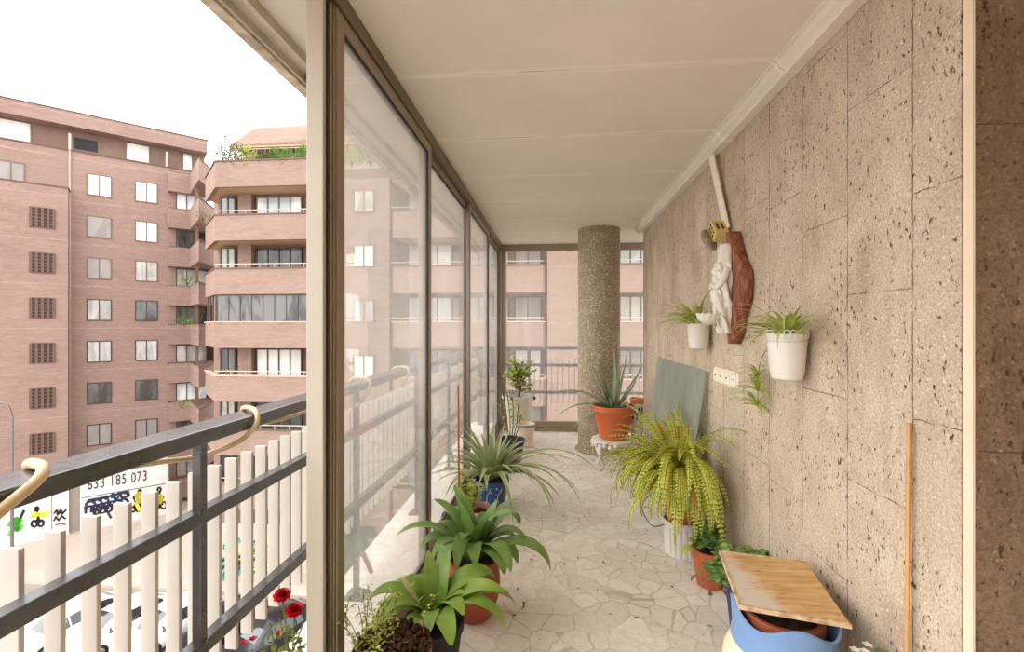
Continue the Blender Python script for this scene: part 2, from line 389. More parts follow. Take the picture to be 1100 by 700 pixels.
M['leaf_fresh'] = mk_leaf('fresh_green_leaf', (98,136,44), (158,184,82), 6, .3)
M['leaf_aloe'] = mk_leaf('grey_green_leaf', (128,146,112), (170,182,148), 7, .45, trans=.12)
M['leaf_strap'] = mk_leaf('strap_leaf', (132,158,96), (188,200,148), 10, .4)
M['leaf_edge'] = mk_leaf('cream_leaf_margin', (206,204,150), (224,220,176), 10, .4)
M['leaf_spider'] = mk_leaf('spider_leaf', (156,172,64), (206,212,128), 12, .45)
M['leaf_fern'] = mk_leaf('yellow_green_frond', (196,200,60), (236,232,122), 9, .55, trans=.4)
M['leaf_fern_old'] = mk_leaf('browned_frond', (168,116,44), (196,150,70), 9, .6)
M['leaf_ivy'] = mk_leaf('dark_trailing_leaf', (90,130,62), (154,186,108), 14, .4)
M['leaf_small'] = mk_leaf('small_yellow_green_leaf', (146,166,54), (204,212,104), 14, .45)
M['leaf_shrub'] = mk_leaf('terrace_shrub_leaf', (96,104,66), (146,150,100), 1.5, .6)
M['leaf_bright'] = mk_leaf('bright_shrub_leaf', (86,136,46), (140,178,78), 1.5, .6)
M['petal'] = mk_leaf('red_petal', (176,8,24), (222,26,44), 30, .5)
M['petal_white'] = mk_leaf('white_petal', (240,232,206), (250,246,232), 30, .5)
M['rose_leaf'] = mk_leaf('rose_leaf', (106,120,50), (168,170,86), 14, .4)
M['dead_leaf'] = mk_leaf('dry_leaf', (120,86,52), (164,120,76), 20, .7)

# ------------------------------------------------------------------ the balcony shell
ZC = 2.5; GX = -.70; WX = 1.0; YB = 6.22
struct(MB().box(-1.17, 3.2, -1.6, 6.72, -.22, 0).build('floor', M['floor']))
struct(MB().box(-1.13, 3.2, -1.6, 6.72, ZC, ZC+.22).build('ceiling', M['ceiling']))
struct(MB().box(WX, 1.55, 1.236, 5.28, 0, ZC).build('wall_right', M['travertine']))
struct(MB().box(WX+.003, 1.9, 1.204, 1.232, 0, ZC).build('wall_near', M['shaded_brown_stone']))
struct(MB().box(WX-.003, WX+.0025, 1.202, 1.228, 0, ZC).build('trim_lit_edge_strip', plain('lit_stone_edge', (226,204,178), .8, .06, 6, 0, .2)))  # same slab's edge, side light from the left put into a paler colour
M['unseen_room_paint'] = plain('unseen_room_paint', (214,200,182), .8, .04, 2)  # unseen room walls, added behind the camera to keep the end face dark
struct(MB().box(1.9, 2.0, -1.6, 1.203, 0, ZC).build('wall_unseen_side', M['unseen_room_paint']))
struct(MB().box(-.7, 2.0, -1.7, -1.6, 0, ZC).build('wall_unseen_back', M['unseen_room_paint']))
# cornice moulding where wall meets ceiling: stepped profile
cm_ = MB()
prof = [(WX-.002, ZC-.06), (WX-.05, ZC-.06), (WX-.055, ZC-.045), (WX-.075, ZC-.034), (WX-.08, ZC-.012), (WX-.095, ZC-.010), (WX-.095, ZC-.0005), (WX-.002, ZC-.0005)]
n_ = len(prof)
cm_.add([(x, 1.2, z) for x, z in prof] + [(x, 5.34, z) for x, z in prof], [tuple(range(n_)), tuple(range(n_, 2*n_))[::-1]] + [(i, i+n_, (i+1) % n_+n_, (i+1) % n_) for i in range(n_)])
struct(cm_.build('trim_cornice', M['ceiling']))
# outer edge of the slab with the old awning channel under it
o1 = struct(MB().box(-1.13, -1.085, -1.6, 6.7, ZC-.05, ZC-.0005).build('trim_slab_edge', plain('grimy_plaster', (222,208,188), .85, .18, 14, 0, .7, lo=(140,120,98), bscale=25)))
o2 = MB().box(-1.083, -.99, -1.6, 6.7, ZC-.012, ZC-.0005)
o2.box(-1.083, -1.07, -1.6, 6.7, ZC-.04, ZC-.012); o2.box(-1.003, -.99, -1.6, 6.7, ZC-.04, ZC-.012)
struct(o2.build('trim_awning_channel', plain('weathered_channel', (204,192,172), .5, .12, 8, .2)))
br_ = MB(); br_.box(-1.075, -1.005, 1.98, 2.04, ZC-.10, ZC-.013); br_.tube([(-1.04, 1.90, ZC-.03), (-1.04, 1.985, ZC-.03)], .016, 10)
struct(br_.build('trim_channel_bracket', M['track']))

# ------------------------------------------------------------------ glazing along the left
X0, X1 = GX-.06, GX
struct(MB().box(X0-.02, X1+.015, 1.366, YB+.05, ZC-.06, ZC-.0005).build('trim_top_track', M['track'], bevel=.003))
tk = MB().box(X0-.02, X1+.015, 1.366, YB+.05, 0, .022); tk.box(X0+.0, X0+.012, 1.39, YB, .022, .034); tk.box(X1-.02, X1-.008, 1.39, YB, .022, .034)
struct(tk.build('trim_bottom_track', M['alu']))
def panel(name, y0, y1, lane, stile=.055, door=True):
    x = X0+.006 if lane == 0 else X1-.024
    root = bpy.data.objects.new(name, None); C.objects.link(root); root.location = (x, y0, .03); struct(root); root['_o'] = (x, y0, .03)
    fr = MB(); d = .03
    fr.box(x, x+d, y0, y0+stile, .035, ZC-.062); fr.box(x, x+d, y1-stile, y1, .035, ZC-.062)
    fr.box(x, x+d, y0+stile, y1-stile, .035, .11); fr.box(x, x+d, y0+stile, y1-stile, ZC-.115, ZC-.062)
    fr.build('frame', M['alu'], root, bevel=.004, world=True)
    gs = MB()
    for (a, b, c_, e) in ((y0+stile, y0+stile+.008, .11, ZC-.115), (y1-stile-.008, y1-stile, .11, ZC-.115), (y0+stile, y1-stile, .11, .118), (y0+stile, y1-stile, ZC-.123, ZC-.115)):
        gs.box(x+.008, x+.024, a, b, c_, e)
    gs.build('gasket', M['alu_dark'], root, world=True)
    MB().box(x+.012, x+.018, y0+stile+.002, y1-stile-.002, .112, ZC-.117).build('glass', M['glass'], root, world=True)
    return root
panel('window_1', 1.45, 2.62, 1); panel('window_2', 2.56, 3.90, 0); panel('window_3', 3.84, 5.06, 1); panel('window_4', 5.00, YB, 0)
# stacked jambs at the open end: pale post, dark channel, bronze stile
jb = MB().box(-.753, -.70, 1.366, 1.384, .0, ZC-.0005); struct(jb.build('trim_pale_post', M['alu_pale'], bevel=.002))
jb = MB().box(-.752, -.712, 1.386, 1.434, .034, ZC-.062); struct(jb.build('trim_brush_channel', M['alu_dark']))
jb = MB()
for (a, b, xx) in ((1.418, 1.432, .702), (1.434, 1.446, .698)): jb.box(-.755, -xx, a, b, .034, ZC-.062)
struct(jb.build('trim_bronze_stile', M['alu'], bevel=.002))
# corner post and end glazing
struct(MB().box(X0-.02, X1+.02, YB-.0, YB+.09, 0, ZC-.0005).build('trim_corner_post', M['alu'], bevel=.005))
def end_panel(name, x0, x1):
    y = YB+.02; root = bpy.data.objects.new(name, None); C.objects.link(root); root.location = (x0, y, 0); struct(root); root['_o'] = (x0, y, 0)
    fr = MB(); fr.box(x0, x0+.05, y, y+.05, 0, ZC-.001); fr.box(x1-.05, x1, y, y+.05, 0, ZC-.001)
    fr.box(x0+.05, x1-.05, y, y+.05, .05, .13); fr.box(x0+.05, x1-.05, y, y+.05, ZC-.09, ZC-.001); fr.box(x0+.05, x1-.05, y-.02, y+.07, 0, .05)
    fr.build('frame', M['alu'], root, bevel=.004, world=True)
    MB().box(x0+.05, x1-.05, y+.022, y+.028, .13, ZC-.09).build('glass', M['glass'], root, world=True)
end_panel('window_5', X1+.02, .70); end_panel('window_6', .70, 2.3)

# exposed-aggregate round column
col = thing('round_column', 'round grey pebble-dashed concrete column near the end window', 'column', (.52, 5.36, 0))
cb = MB().lathe([(.0, 0), (.236, 0), (.236, 1.2), (.236, ZC-.001), (0, ZC-.001)], 48); cb.build('shaft', M['pebble'], col, smooth=40)
cb = MB().lathe([(.2365, 0), (.262, .003), (.268, .012), (.255, .03), (.2365, .05)], 40, fn=lambda r, z, t: (r + (.012*mnoise.noise(Vector((math.cos(t)*3, math.sin(t)*3, 1))) if r > .25 else 0), z))
cb.build('mortar_collar', M['pebble'], col, smooth=60)

# ------------------------------------------------------------------ railings
def railing(name, label, p0, d, out, length, posts, slat_s0, nslats, braces=True):
    p0 = Vector(p0); d = Vector(d); out = Vector(out); zz = Vector((0, 0, 1)); root = thing(name, label, 'railing', tuple(p0))
    mid = p0 + d*length/2
    MB().obox(mid+zz*1.094+out*.05, d*length/2, out*.05, zz*.021).build('top_rail', M['rail'], root, bevel=.005, world=True)
    for h in (.855, .475): MB().obox(mid+zz*h+out*.05, d*length/2, out*.02, zz*.02).build('mid_rail', M['rail'], root, bevel=.003, world=True)
    for k, sp_ in enumerate(posts):
        b = p0 + d*sp_ + out*.05
        m_ = MB().obox(b+zz*.54, d*.0135, out*.0135, zz*.535); m_.obox(b+zz*.006, d*.05, out*.05, zz*.006)
        po = m_.build('post', M['rail'], root, bevel=.002, world=True)
        if braces:
            m_ = MB(); m_.tube([b+zz*.30, b+zz*.02-out*.0+d*.20], .014, 6); m_.build('brace', M['rail'], root, world=True)
    first = None
    for k in range(nslats):
        s_ = slat_s0 + k*.081
        if first is None:
            m_ = MB().obox((0,0,0), d*.006, out*.021, zz*.325); first = m_.build('slat', M['slat'], root, bevel=.0015); o = first
        else:
            o = first.copy(); C.objects.link(o)
        o.location = (p0 + d*s_ + out*.124 + zz*.629) - p0
    m_ = MB()
    return root
rail_side = railing('balcony_railing', 'long black metal railing with ivory upright slats along the open left side', (-.97, .2, 0), (0,1,0), (-1,0,0), 6.47, [1.065-1.08+.001+0.0, 1.065, 2.145, 3.225, 4.305, 5.385, 6.40], .653, 72)
rail_end = railing('balcony_railing', 'short black metal railing seen through the end window behind the column', (-.93, 6.53, 0), (1,0,0), (0,1,0), 3.9, [.60, 1.68, 2.76, 3.8], .02, 47, False)

# ------------------------------------------------------------------ hoses on the rail
def catmull(P, n=10):
    P = [Vector(p) for p in P]; Q = [P[0]*2-P[1]] + P + [P[-1]*2-P[-2]]; out = []
    for i in range(1, len(Q)-2):
        a, b, c_, e = Q[i-1:i+3]
        for k in range(n):
            t = k/n; out.append(.5*((2*b) + (c_-a)*t + (2*a-5*b+4*c_-e)*t*t + (3*b-a-3*c_+e)*t**3))
    out.append(P[-1]); return out
def hose_loop(y):       # over the rail from the inner side to the outer
    return [(-.958, y-.02, 1.06), (-.952, y, 1.10), (-.972, y+.015, 1.128), (-1.02, y+.03, 1.131), (-1.07, y+.045, 1.12), (-1.088, y+.06, 1.07)]
pts = [(-.956, .50, .90), (-.955, .62, 1.02), (-.953, .726, 1.085), (-.957, .785, 1.117), (-.985, .82, 1.129), (-1.03, .845, 1.129), (-1.072, .865, 1.12), (-1.088, .90, 1.08), (-1.088, .96, 1.06)]
h1 = MB().tube(catmull(pts), .0105, 10).build('rope', M['hose'], smooth=60); tag(h1, 'cream cord looped over the rail at the left edge of the view', 'cord', 'cords on the rail')
pts = [(-1.088, 1.0, 1.065), (-1.088, 1.07, 1.05), (-1.088, 1.2, 1.028), (-1.07, 1.32, 1.010), (-1.0, 1.395, 1.035), (-.957, 1.42, 1.08), (-.957, 1.435, 1.112), (-.985, 1.46, 1.128), (-1.04, 1.50, 1.128), (-1.08, 1.54, 1.11), (-1.09, 1.62, 1.05), (-1.088, 1.8, 1.03), (-1.088, 2.1, 1.03)]
h1 = MB().tube(catmull(pts), .008, 10).build('rope', M['hose'], smooth=60); tag(h1, 'tan cord sagging under the rail, looped over it beside the pale post', 'cord', 'cords on the rail')
for y in (2.36, 3.02):
    pts = [(-.956, y-.16, 1.02), (-.955, y-.1, 1.03)] + hose_loop(y) + [(-1.09, y+.15, 1.03)]
    h1 = MB().tube(catmull(pts), .009, 8).build('rope', M['hose'], smooth=60)
    tag(h1, 'pale cord loop over the rail behind the first glass pane, ' + ('the nearer of two' if y < 2.6 else 'the farther of two'), 'cord', 'cords on the rail')

# ------------------------------------------------------------------ exterior: street
G = HC - 14.0
ex = struct(MB().box(-90, 70, -60, 90, G-.3, G).build('road', M['asphalt']))
pv = MB().prism([(-60, 22.9), (40, 22.9), (40, 60), (-60, 60)], G, G+.14); struct(pv.build('pavement', M['pavement']))

# ------------------------------------------------------------------ building with balconies (facing the viewer)
def tops(k): return HC + 9.25 - 3.02*k
BY = 24.7
bld = thing('apartment_building', 'pink brick apartment block with long balconies and a planted roof terrace', 'building', (-12, 28, G))
def part(m, name, mat, par=None, **kw):
    par = par if par is not None else bld
    return m.build(name, mat, par, world=True, **kw)
def xpx(px, y=BY): r = ray(px, 350); return r.x / r.y * y
XA0 = xpx(231); XA1 = xpx(345); XP1 = xpx(418); XB1 = xpx(588, 24.7); XC0 = xpx(662, 24.7)
RY = BY+1.9
XR = 10.0
core = MB().prism([(XA0-.9, RY), (XR, RY), (XR, RY+10), (XA0-3.7, RY+10), (XA0-3.7, RY+2.8)], G, HC+9.3); part(core, 'wall', M['recess'])
solid = MB()
solid.box(XA1, XP1, BY+.05, RY, G, HC+8.1); solid.box(XB1, XC0, BY+.05, RY, G, HC+8.1); part(solid, 'brick_pier', M['brick'])
def balcony(k, x0, x1, chamL, chamR, ht=1.42, pale=False):
    z1 = tops(k); z0 = z1-ht
    if k == 6: z0 = z1-1.4
    front = []
    inner = []
    th = .22
    if chamL: front += [(x0-2.8, BY+2.8), (x0, BY)]; inner += [(x0-2.8+.31, BY+2.8), (x0+.09, BY+th)]
    else: front += [(x0, BY+.4), (x0+.25, BY)]; inner += [(x0+th, BY+.5), (x0+.34, BY+th)]
    if chamR: front += [(x1-.25, BY), (x1, BY+.4)]; inner += [(x1-.34, BY+th), (x1-th, BY+.5)]
    else: front += [(x1, BY)]; inner += [(x1, BY+th)]
    if not chamL: front = [(x0, RY)] + front; inner = [(x0+th, RY)] + inner
    if chamR: front = front + [(x1, RY)]; inner = inner + [(x1-th, RY)]
    m_ = MB(); n = len(front)
    for i in range(n-1):
        m_.prism([front[i], front[i+1], inner[i+1], inner[i]], z0, z1)
    b = part(m_, 'balcony', M['brick'])
    m_ = MB(); 
    for i in range(n-1):
        a, b_ = Vector(front[i]), Vector(front[i+1]); c_, e = Vector(inner[i+1]), Vector(inner[i])
        m_.prism([a + (a-e)*.25, b_ + (b_-c_)*.25, c_, e], z1, z1+.07)
    m_.build('coping', M['coping_pale'] if pale else M['coping'], b, world=False).location = -Vector(bld['_o'])
    m_ = MB().prism([(p[0], p[1]-.01) for p in inner] + ([(x1, RY+.3)] if not chamR else []) + ([(x0-2.4, RY+2.8)] if chamL else []), z0+.02, z0+.2)
    m_.build('soffit', M['soffit'], b).location = -Vector(bld['_o'])
    return b
def window(x0, x1, z0, z1, y, n, pane, par=bld, fr='win_frame', deep=.08, hor=False):
    m_ = MB(); t_ = .07
    m_.box(x0, x1, y-deep, y, z0, z0+t_); m_.box(x0, x1, y-deep, y, z1-t_, z1)
    for i in range(n+1):
        xx = x0 + (x1-x0-t_)*i/n; m_.box(xx, xx+t_, y-deep, y, z0+t_, z1-t_)
    wf = part(m_, 'window', M[fr], par)
    p_ = MB().box(x0+.02, x1-.02, y-.035, y-.02, z0+.02, z1-.02).build('pane', M[pane], wf); p_.location = -Vector(par['_o'])
    return wf
paneA = ['pane_grey', 'pane_bright', 'pane_dark', 'pane_grey', 'pane_dark', 'pane_dark', 'pane_dark']
for k in range(0, 7):
    for (x0, x1, cl, cr) in ((XA0, XA1, True, False), (XP1, XB1, False, True), (XC0, XR, False, False)):
        balcony(k, x0, x1, cl, cr, pale=(k in (3, 4)))
    if k == 0: continue
    zb = tops(k)-.15; zt = tops(k-1)-1.42
    # first balcony: left light, pier, wide window
    if k == 3:
        m_ = MB()
        for i in range(10):
            xx = XA0 + .05 + i*(XA1-XA0-.1)/9; m_.box(xx-.025, xx+.025, BY+.10, BY+.15, tops(k)+.07, zt)
        m_.box(XA0, XA1, BY+.09, BY+.16, zt-.08, zt)
        for i in range(4):
            pm_ = m_; m_ = MB(); a = Vector((XA0-.1-i*.75, BY+.2+i*.75)); m_.box(a.x-.03, a.x+.03, a.y-.03, a.y+.03, tops(k)+.07, zt); part(m_, 'screen_post', M['dark_frame']); m_ = pm_
        wf = part(m_, 'glazed_screen', M['dark_frame'])
        MB().box(XA0, XA1, BY+.12, BY+.13, tops(k)+.07, zt-.05).build('pane', M['pane_dark'], wf).location = -Vector(bld['_o'])
    else:
        m_ = MB().box(xpx(261, RY), xpx(275, RY), RY-.45, RY, zb-1.2, zt+.02); part(m_, 'pier', M['brick'])
        window(xpx(277, RY), xpx(326, RY), zb-1.0, zt-.12, RY-.12, 4, paneA[k] if k != 4 else 'pane_white', fr='dark_frame' if k > 1 else 'win_frame')
        window(xpx(236, RY)+.3, xpx(257, RY), zb-1.0, zt-.12, RY-.30, 2, 'pane_grey' if k in (2, 5) else 'pane_dark', fr='dark_frame')
        m_ = MB().tube([(XA0-.1, BY+.1, tops(k)+.28), (XA1, BY+.1, tops(k)+.28)], .03, 6)
        for i in range(8): m_.tube([(XA0+(XA1-XA0)*i/7.2, BY+.1, tops(k)+.02), (XA0+(XA1-XA0)*i/7.2, BY+.1, tops(k)+.28)], .02, 5)
        part(m_, 'handrail', M['alu_pale'])
    # middle and right balconies
    window(XP1+.5, XP1+3.1, zb-1.0, zt-.1, RY-.1, 3, ('pane_bright', 'pane_grey', 'pane_white')[k % 3], fr='win_frame')
    window(XP1+3.8, XB1-2.2, zb-1.0, zt-.1, RY-.1, 3, ('pane_grey', 'pane_dark', 'pane_grey')[k % 3], fr='dark_frame')
    window(XB1-1.9, XB1-.35, zb-1.0, zt-.1, RY-.1, 2, ('pane_blind', 'pane_white', 'pane_blind')[k % 3], fr='dark_frame')
    window(XC0+.4, XC0+2.2, zb-1.0, zt-.1, RY-.1, 3, ('pane_white', 'pane_grey', 'pane_bright')[k % 3], fr='dark_frame')
    window(XC0+3.2, XC0+5.4, zb-1.0, zt-.1, RY-.1, 3, 'pane_dark', fr='dark_frame')
    for (a, b) in ((XP1+.1, XB1-.2), (XC0+.1, XR)):
        m_ = MB().tube([(a, BY+.1, tops(k)+.25), (b, BY+.1, tops(k)+.25)], .03, 6); part(m_, 'handrail', M['alu_pale'])
    # small lights in the plain pier
    window((XA1+XP1)/2-.1, (XA1+XP1)/2+1.1, tops(k)+.0, tops(k)+1.25, BY+.05, 2, ('pane_white', 'pane_grey')[k % 2])
# ground floor of this building: shop openings
for i, (a, b) in enumerate(((XA0+.6, XA0+3.0), (XA0+3.6, XA0+6.2), (XA1+.8, XP1-.8), (XP1+1, XP1+4), (XP1+4.6, XB1-.6), (XC0+.6, XC0+4))):
    window(a, b, G+.2, G+3.0, BY+.06 if i in (2,) else RY-.02, 3, 'pane_dark', fr='dark_frame')
# penthouse: brick eaves set back, pale wall below
PY = BY+2.1
zf0, zf1 = HC+11.0, HC+12.35
xl = xpx(266, PY); xlb = xpx(246, PY)
m_ = MB(); m_.add([(xlb, PY, zf0), (XR, PY, zf0), (XR, PY+7, zf0), (xlb, PY+7, zf0), (xl, PY+.7, zf1), (XR, PY+.15, zf1), (XR, PY+7, zf1), (xl, PY+7, zf1)],
      [(0,3,2,1),(4,5,6,7),(0,1,5,4),(1,2,6,5),(2,3,7,6),(3,0,4,7)]); part(m_, 'roof', M['brick'])
part(MB().box(xlb, XR, PY+.05, PY+.25, zf0-.12, zf0), 'eaves_board', M['soffit'])
part(MB().box(xpx(250, PY), XR, PY+1.2, PY+6.5, HC+9.0, zf0-.1), 'wall', plain('pale_penthouse_wall', (206,188,172), .8, .05))
window(xpx(263, PY), xpx(276, PY), HC+9.4, HC+10.8, PY+1.2, 1, 'pane_dark', fr='dark_frame')
window(xpx(290, PY), xpx(322, PY), HC+9.4, HC+10.7, PY+1.2, 4, 'pane_white')
m_ = MB().tube([(XA0-.2, BY+.5, HC+10.1), (XA1, BY+.5, HC+10.1)], .025, 6)
for i in range(30): m_.tube([(XA0-.2+i*.26, BY+.5, HC+9.2), (XA0-.2+i*.26, BY+.5, HC+10.1)], .01, 4)
part(m_, 'terrace_railing', M['alu_pale'])

# ------------------------------------------------------------------ building at the far left (turned 45 degrees)
P0 = at(0, 350, 30.8); P1 = at(220, 350, 38.0); U = (P1-P0); U.z = 0; LU = U.length; U.normalize(); NRM = Vector((U.y, -U.x, 0))
lb = thing('apartment_building', 'rosy brick block with paired windows and a blind stair tower', 'building', (P0.x, P0.y, G))
def upx(px, out=0):
    r = ray(px, 350); o = P0 + NRM*out       # intersect ray with the facade line
    det = r.x*(-U.y) + U.x*r.y; t = (o.x*(-U.y) + U.x*o.y)/det
    return (Vector((r.x*t, r.y*t, 0))-Vector((o.x, o.y, 0))).dot(U), t
def fp(u, out, z): return P0*1 + U*u + NRM*out + Vector((0, 0, z-P0.z))
def fbox(m_, u0, u1, o0, o1, z0, z1):
    poly = [fp(u0, o1, 0), fp(u1, o1, 0), fp(u1, o0, 0), fp(u0, o0, 0)]
    m_.prism([(p.x, p.y) for p in poly], z0, z1); return m_
EU = upx(221)[0]
def lpart(m_, name, mat, par=None, **kw): return m_.build(name, mat, lb, world=True, **kw)
lpart(fbox(MB(), -9, EU, -12, 0, G, HC+12.45), 'wall', M['brick_left'])
lpart(fbox(MB(), -9, EU, -12, -1.0, HC+12.45, HC+14.15), 'attic_wall', M['recess'])
lpart(fbox(MB(), -9, EU+.1, -12, .08, HC+14.15, HC+15.15), 'roof_band', M['brick_left'])
lpart(fbox(MB(), -9, EU+.15, -12.1, .13, HC+15.15, HC+15.21), 'roof_coping', M['coping'])
lpart(fbox(MB(), -9, EU, -.12, .06, HC+12.40, HC+12.5), 'ledge', M['coping'])
# roof wire rail
m_ = MB().tube([fp(-9, -1, HC+16.1), fp(EU, -1, HC+16.1)], .02, 4)
for i in range(9): m_.tube([fp(-8+i*2.4, -1, HC+15.1), fp(-8+i*2.4, -1, HC+16.1)], .015, 4)
lpart(m_, 'roof_wire_rail', M['metal'])
def lwin(u0, u1, z0, z1, out, n, pane, fr='win_frame'):
    m_ = MB(); t_ = .07
    fbox(m_, u0, u1, out, out+.05, z0, z0+t_); fbox(m_, u0, u1, out, out+.05, z1-t_, z1)
    for i in range(n+1):
        uu = u0+(u1-u0-t_)*i/n; fbox(m_, uu, uu+t_, out, out+.05, z0+t_, z1-t_)
    wf = lpart(m_, 'window', M[fr]); fbox(MB(), u0+.02, u1-.02, out+.005, out+.025, z0+.02, z1-.02).build('pane', M[pane], wf).location = -Vector(lb['_o'])
cols = {107: (93, 120), 157: (145, 169.5)}
pn = {107: ['pane_bright', 'pane_blind', 'pane_blind', 'pane_grey', 'pane_grey', 'pane_dark', 'pane_blind', 'pane_grey'],
      157: ['pane_bright', 'pane_white', 'pane_grey', 'pane_dark', 'pane_grey', 'pane_dark', 'pane_blind', 'pane_grey']}
for c0, (a, b) in cols.items():
    ua, ub = upx(a)[0], upx(b)[0]
    for k in range(8):
        zc_ = HC + 10.22 - 3.02*k; dark = k >= 3
        lwin(ua, ub, zc_-.78, zc_+.78, 0, 1 if (c0 == 107 and k == 1) else 2, pn[c0][k], 'dark_frame' if dark else 'win_frame')
lwin(upx(-4)[0], upx(27)[0], HC+9.42, HC+11.0, 0, 2, 'pane_blind')
for (a, b, p_) in ((-2, 34, 'pane_white'), (135, 161, 'pane_white'), (196, 207, 'pane_bright')):
    ua, ub = upx(a, -1)[0], upx(b, -1)[0]; lwin(ua, ub, HC+12.5, HC+14.1, -1.0, 1, p_)
for i in range(5):
    ua = upx(80+i*5, -1)[0]; m_ = fbox(MB(), ua, ua+.25, -1.0, -.96, HC+12.9, HC+13.7); lpart(m_, 'vent_slot', M['ink'])
for px in (73.5, 178): 
    ua = upx(px)[0]; lpart(fbox(MB(), ua, ua+.14, -.5, .1, HC+12.45, HC+13.6), 'attic_post', M['alu_pale'])
# rainwater pipe
ua = upx(75)[0]; lpart(MB().tube([fp(ua, .08, HC+12.4), fp(ua, .08, G+4)], .06, 8), 'downpipe', M['pavement'])
# stair tower
TU = upx(73, 1.2)[0]
lpart(fbox(MB(), -9, TU, .0, 1.2, G, HC+9.45), 'stair_tower', M['brick_left'])
lpart(fbox(MB(), -9, TU+.05, 0, 1.25, HC+9.45, HC+9.52), 'tower_coping', M['coping'])
ua, ub = upx(33, 1.2)[0], upx(58, 1.2)[0]
for k in range(8):
    zc_ = HC + 7.25 - 3.02*k; m_ = MB(); rows, colsn = 6, 4
    v_ = fbox(MB(), ua, ub, 1.2, 1.21, zc_-.66, zc_+.66).build('vent_grille', M['ink'], lb, world=True)
    g_ = MB()
    for i in range(colsn+1):
        uu = ua + (ub-ua)*i/colsn; fbox(g_, uu-.07, uu+.07, 1.21, 1.26, zc_-.66, zc_+.66)
    for j in range(rows+1):
        zz = zc_-.66+1.32*j/rows; fbox(g_, ua, ub, 1.21, 1.245, zz-.03, zz+.03)
    g_.build('lattice', M['coping'], v_).location = -Vector(lb['_o'])
q_ = [at(208, 350, 39.5), at(240, 350, 39.5), at(240, 350, 45), at(208, 350, 45)]
lpart(MB().prism([(p.x, p.y) for p in q_], G, HC+9.5), 'link_wall', M['brick_left'])
# tapering bay balconies at the right end
b0, b1 = upx(181, .6)[0], upx(204, .6)[0]
A_ = fp(b0, 0, 0); A = fp(b0, .6, 0); B = fp(b1, .6, 0); D = at(213.5, 350, 33.2); E = fp(EU+1.5, -.5, 0)
for k in range(-1, 8):
    zt = HC + 9.15 - 3.02*k; zt = zt if k >= 0 else zt - .2; z0 = zt-1.5
    poly = [(q.x, q.y) for q in (A_, A, B, D, E)]
    bb = lpart(MB().prism(poly, z0, zt), 'bay_balcony', M['brick_left'])
    c_ = Vector((sum(p[0] for p in poly)/5, sum(p[1] for p in poly)/5))
    MB().prism([tuple(c_+(Vector(p)-c_)*1.03) for p in poly], zt, zt+.06).build('coping', M['coping'], bb).location = -Vector(lb['_o'])
    if k >= 0:
        lwin(b0+.5, b1+1.2, zt+.02, zt+1.45, .05, 3, ('pane_bright', 'pane_dark', 'pane_grey', 'pane_dark', 'pane_grey')[k % 5], 'dark_frame')
        q0 = B*.35+D*.65; m_ = MB(); m_.tube([(q0.x-.3, q0.y+.5, zt), (q0.x-.3, q0.y+.5, zt+1.55)], .16, 4); lpart(m_, 'bay_post', M['win_frame'])

# plants on the balconies and roof terrace of the buildings opposite
def shrub(name, label, loc, r, h, mat, n=140, group=None, seed=0, leafs=.16):
    rng = random.Random(seed); root = thing(name, label, 'shrub', tuple(loc), 0, group); m_ = MB()
    for i in range(n):
        a = rng.random()*2*PI; rr = r*rng.random()**.5; z = h*(.1+.9*rng.random())*(1-.45*(rr/r)**2)
        m_.leaf((rr*math.cos(a), rr*math.sin(a), z), a+rng.uniform(-1,1), rng.uniform(-10,70), rng.uniform(-50,20), leafs*rng.uniform(.7,1.5), leafs*.5, 2, fold=.2)
    m_.build('foliage', mat, root); s_ = MB()
    for i in range(5):
        a = i*1.26; s_.tube([(0,0,0), (r*.5*math.cos(a), r*.5*math.sin(a), h*.7)], [.025, .01], 5)
    s_.build('stem', M['stem'], root); return root
gT = 'shrubs along the roof terrace'
for i, (px, h, r, mt, lab) in enumerate(((243, 1.9, .8, 'leaf_shrub', 'tall grey-green shrub at the left corner of the roof terrace'), (256, 1.25, .65, 'leaf_shrub', 'middling olive shrub next to the tall corner shrub of the roof terrace'), (268, 1.1, .6, 'leaf_small', 'yellowish shrub on the roof terrace before the dark window'),
        (283, .75, .5, 'leaf_shrub', 'low grey shrub midway along the roof terrace'), (295, 1.0, .35, 'leaf_bright', 'thin upright green plant on the roof terrace'), (309, .85, .55, 'leaf_bright', 'round bright green bush on the roof terrace'), (326, 1.0, .45, 'leaf_bright', 'green bush at the right of the roof terrace beside the pale post'),
        (378, 1.0, .7, 'leaf_small', 'pale roof terrace bush seen through the first glass pane'), (398, .9, .8, 'leaf_bright', 'spreading roof terrace bush seen right of another through the first pane'))):
    p = Vector((xpx(px, BY+.45), BY+.45, tops(0)-.35)); shrub('terrace_shrub', lab, p, r*.8, h+.35, M[mt], 420, gT, 10+i, .14)
for i, (px, py, r, h, lab) in enumerate(((202, 303, .5, .7, 'green plants in the third bay balcony from the top'), (198, 345, .55, .8, 'bushy green plant in the fourth bay balcony from the top'), (196, 428, .45, .9, 'yellow-green plant in the sixth bay balcony from the top'), (218, 196, .5, .7, 'bright green plant in the gap under the roof terrace corner'))):
    p = at(px, py, 33.8); k = round((HC+9.15-p.z)/3.02); p.z = HC+9.15-3.02*k - .1 if i < 3 else tops(0)-1.42-.2
    shrub('balcony_plant', lab, p, r, h, M['leaf_bright'], 90, 'plants in the bay balconies', 40+i)
p = at(252, 395, 27); m_ = None
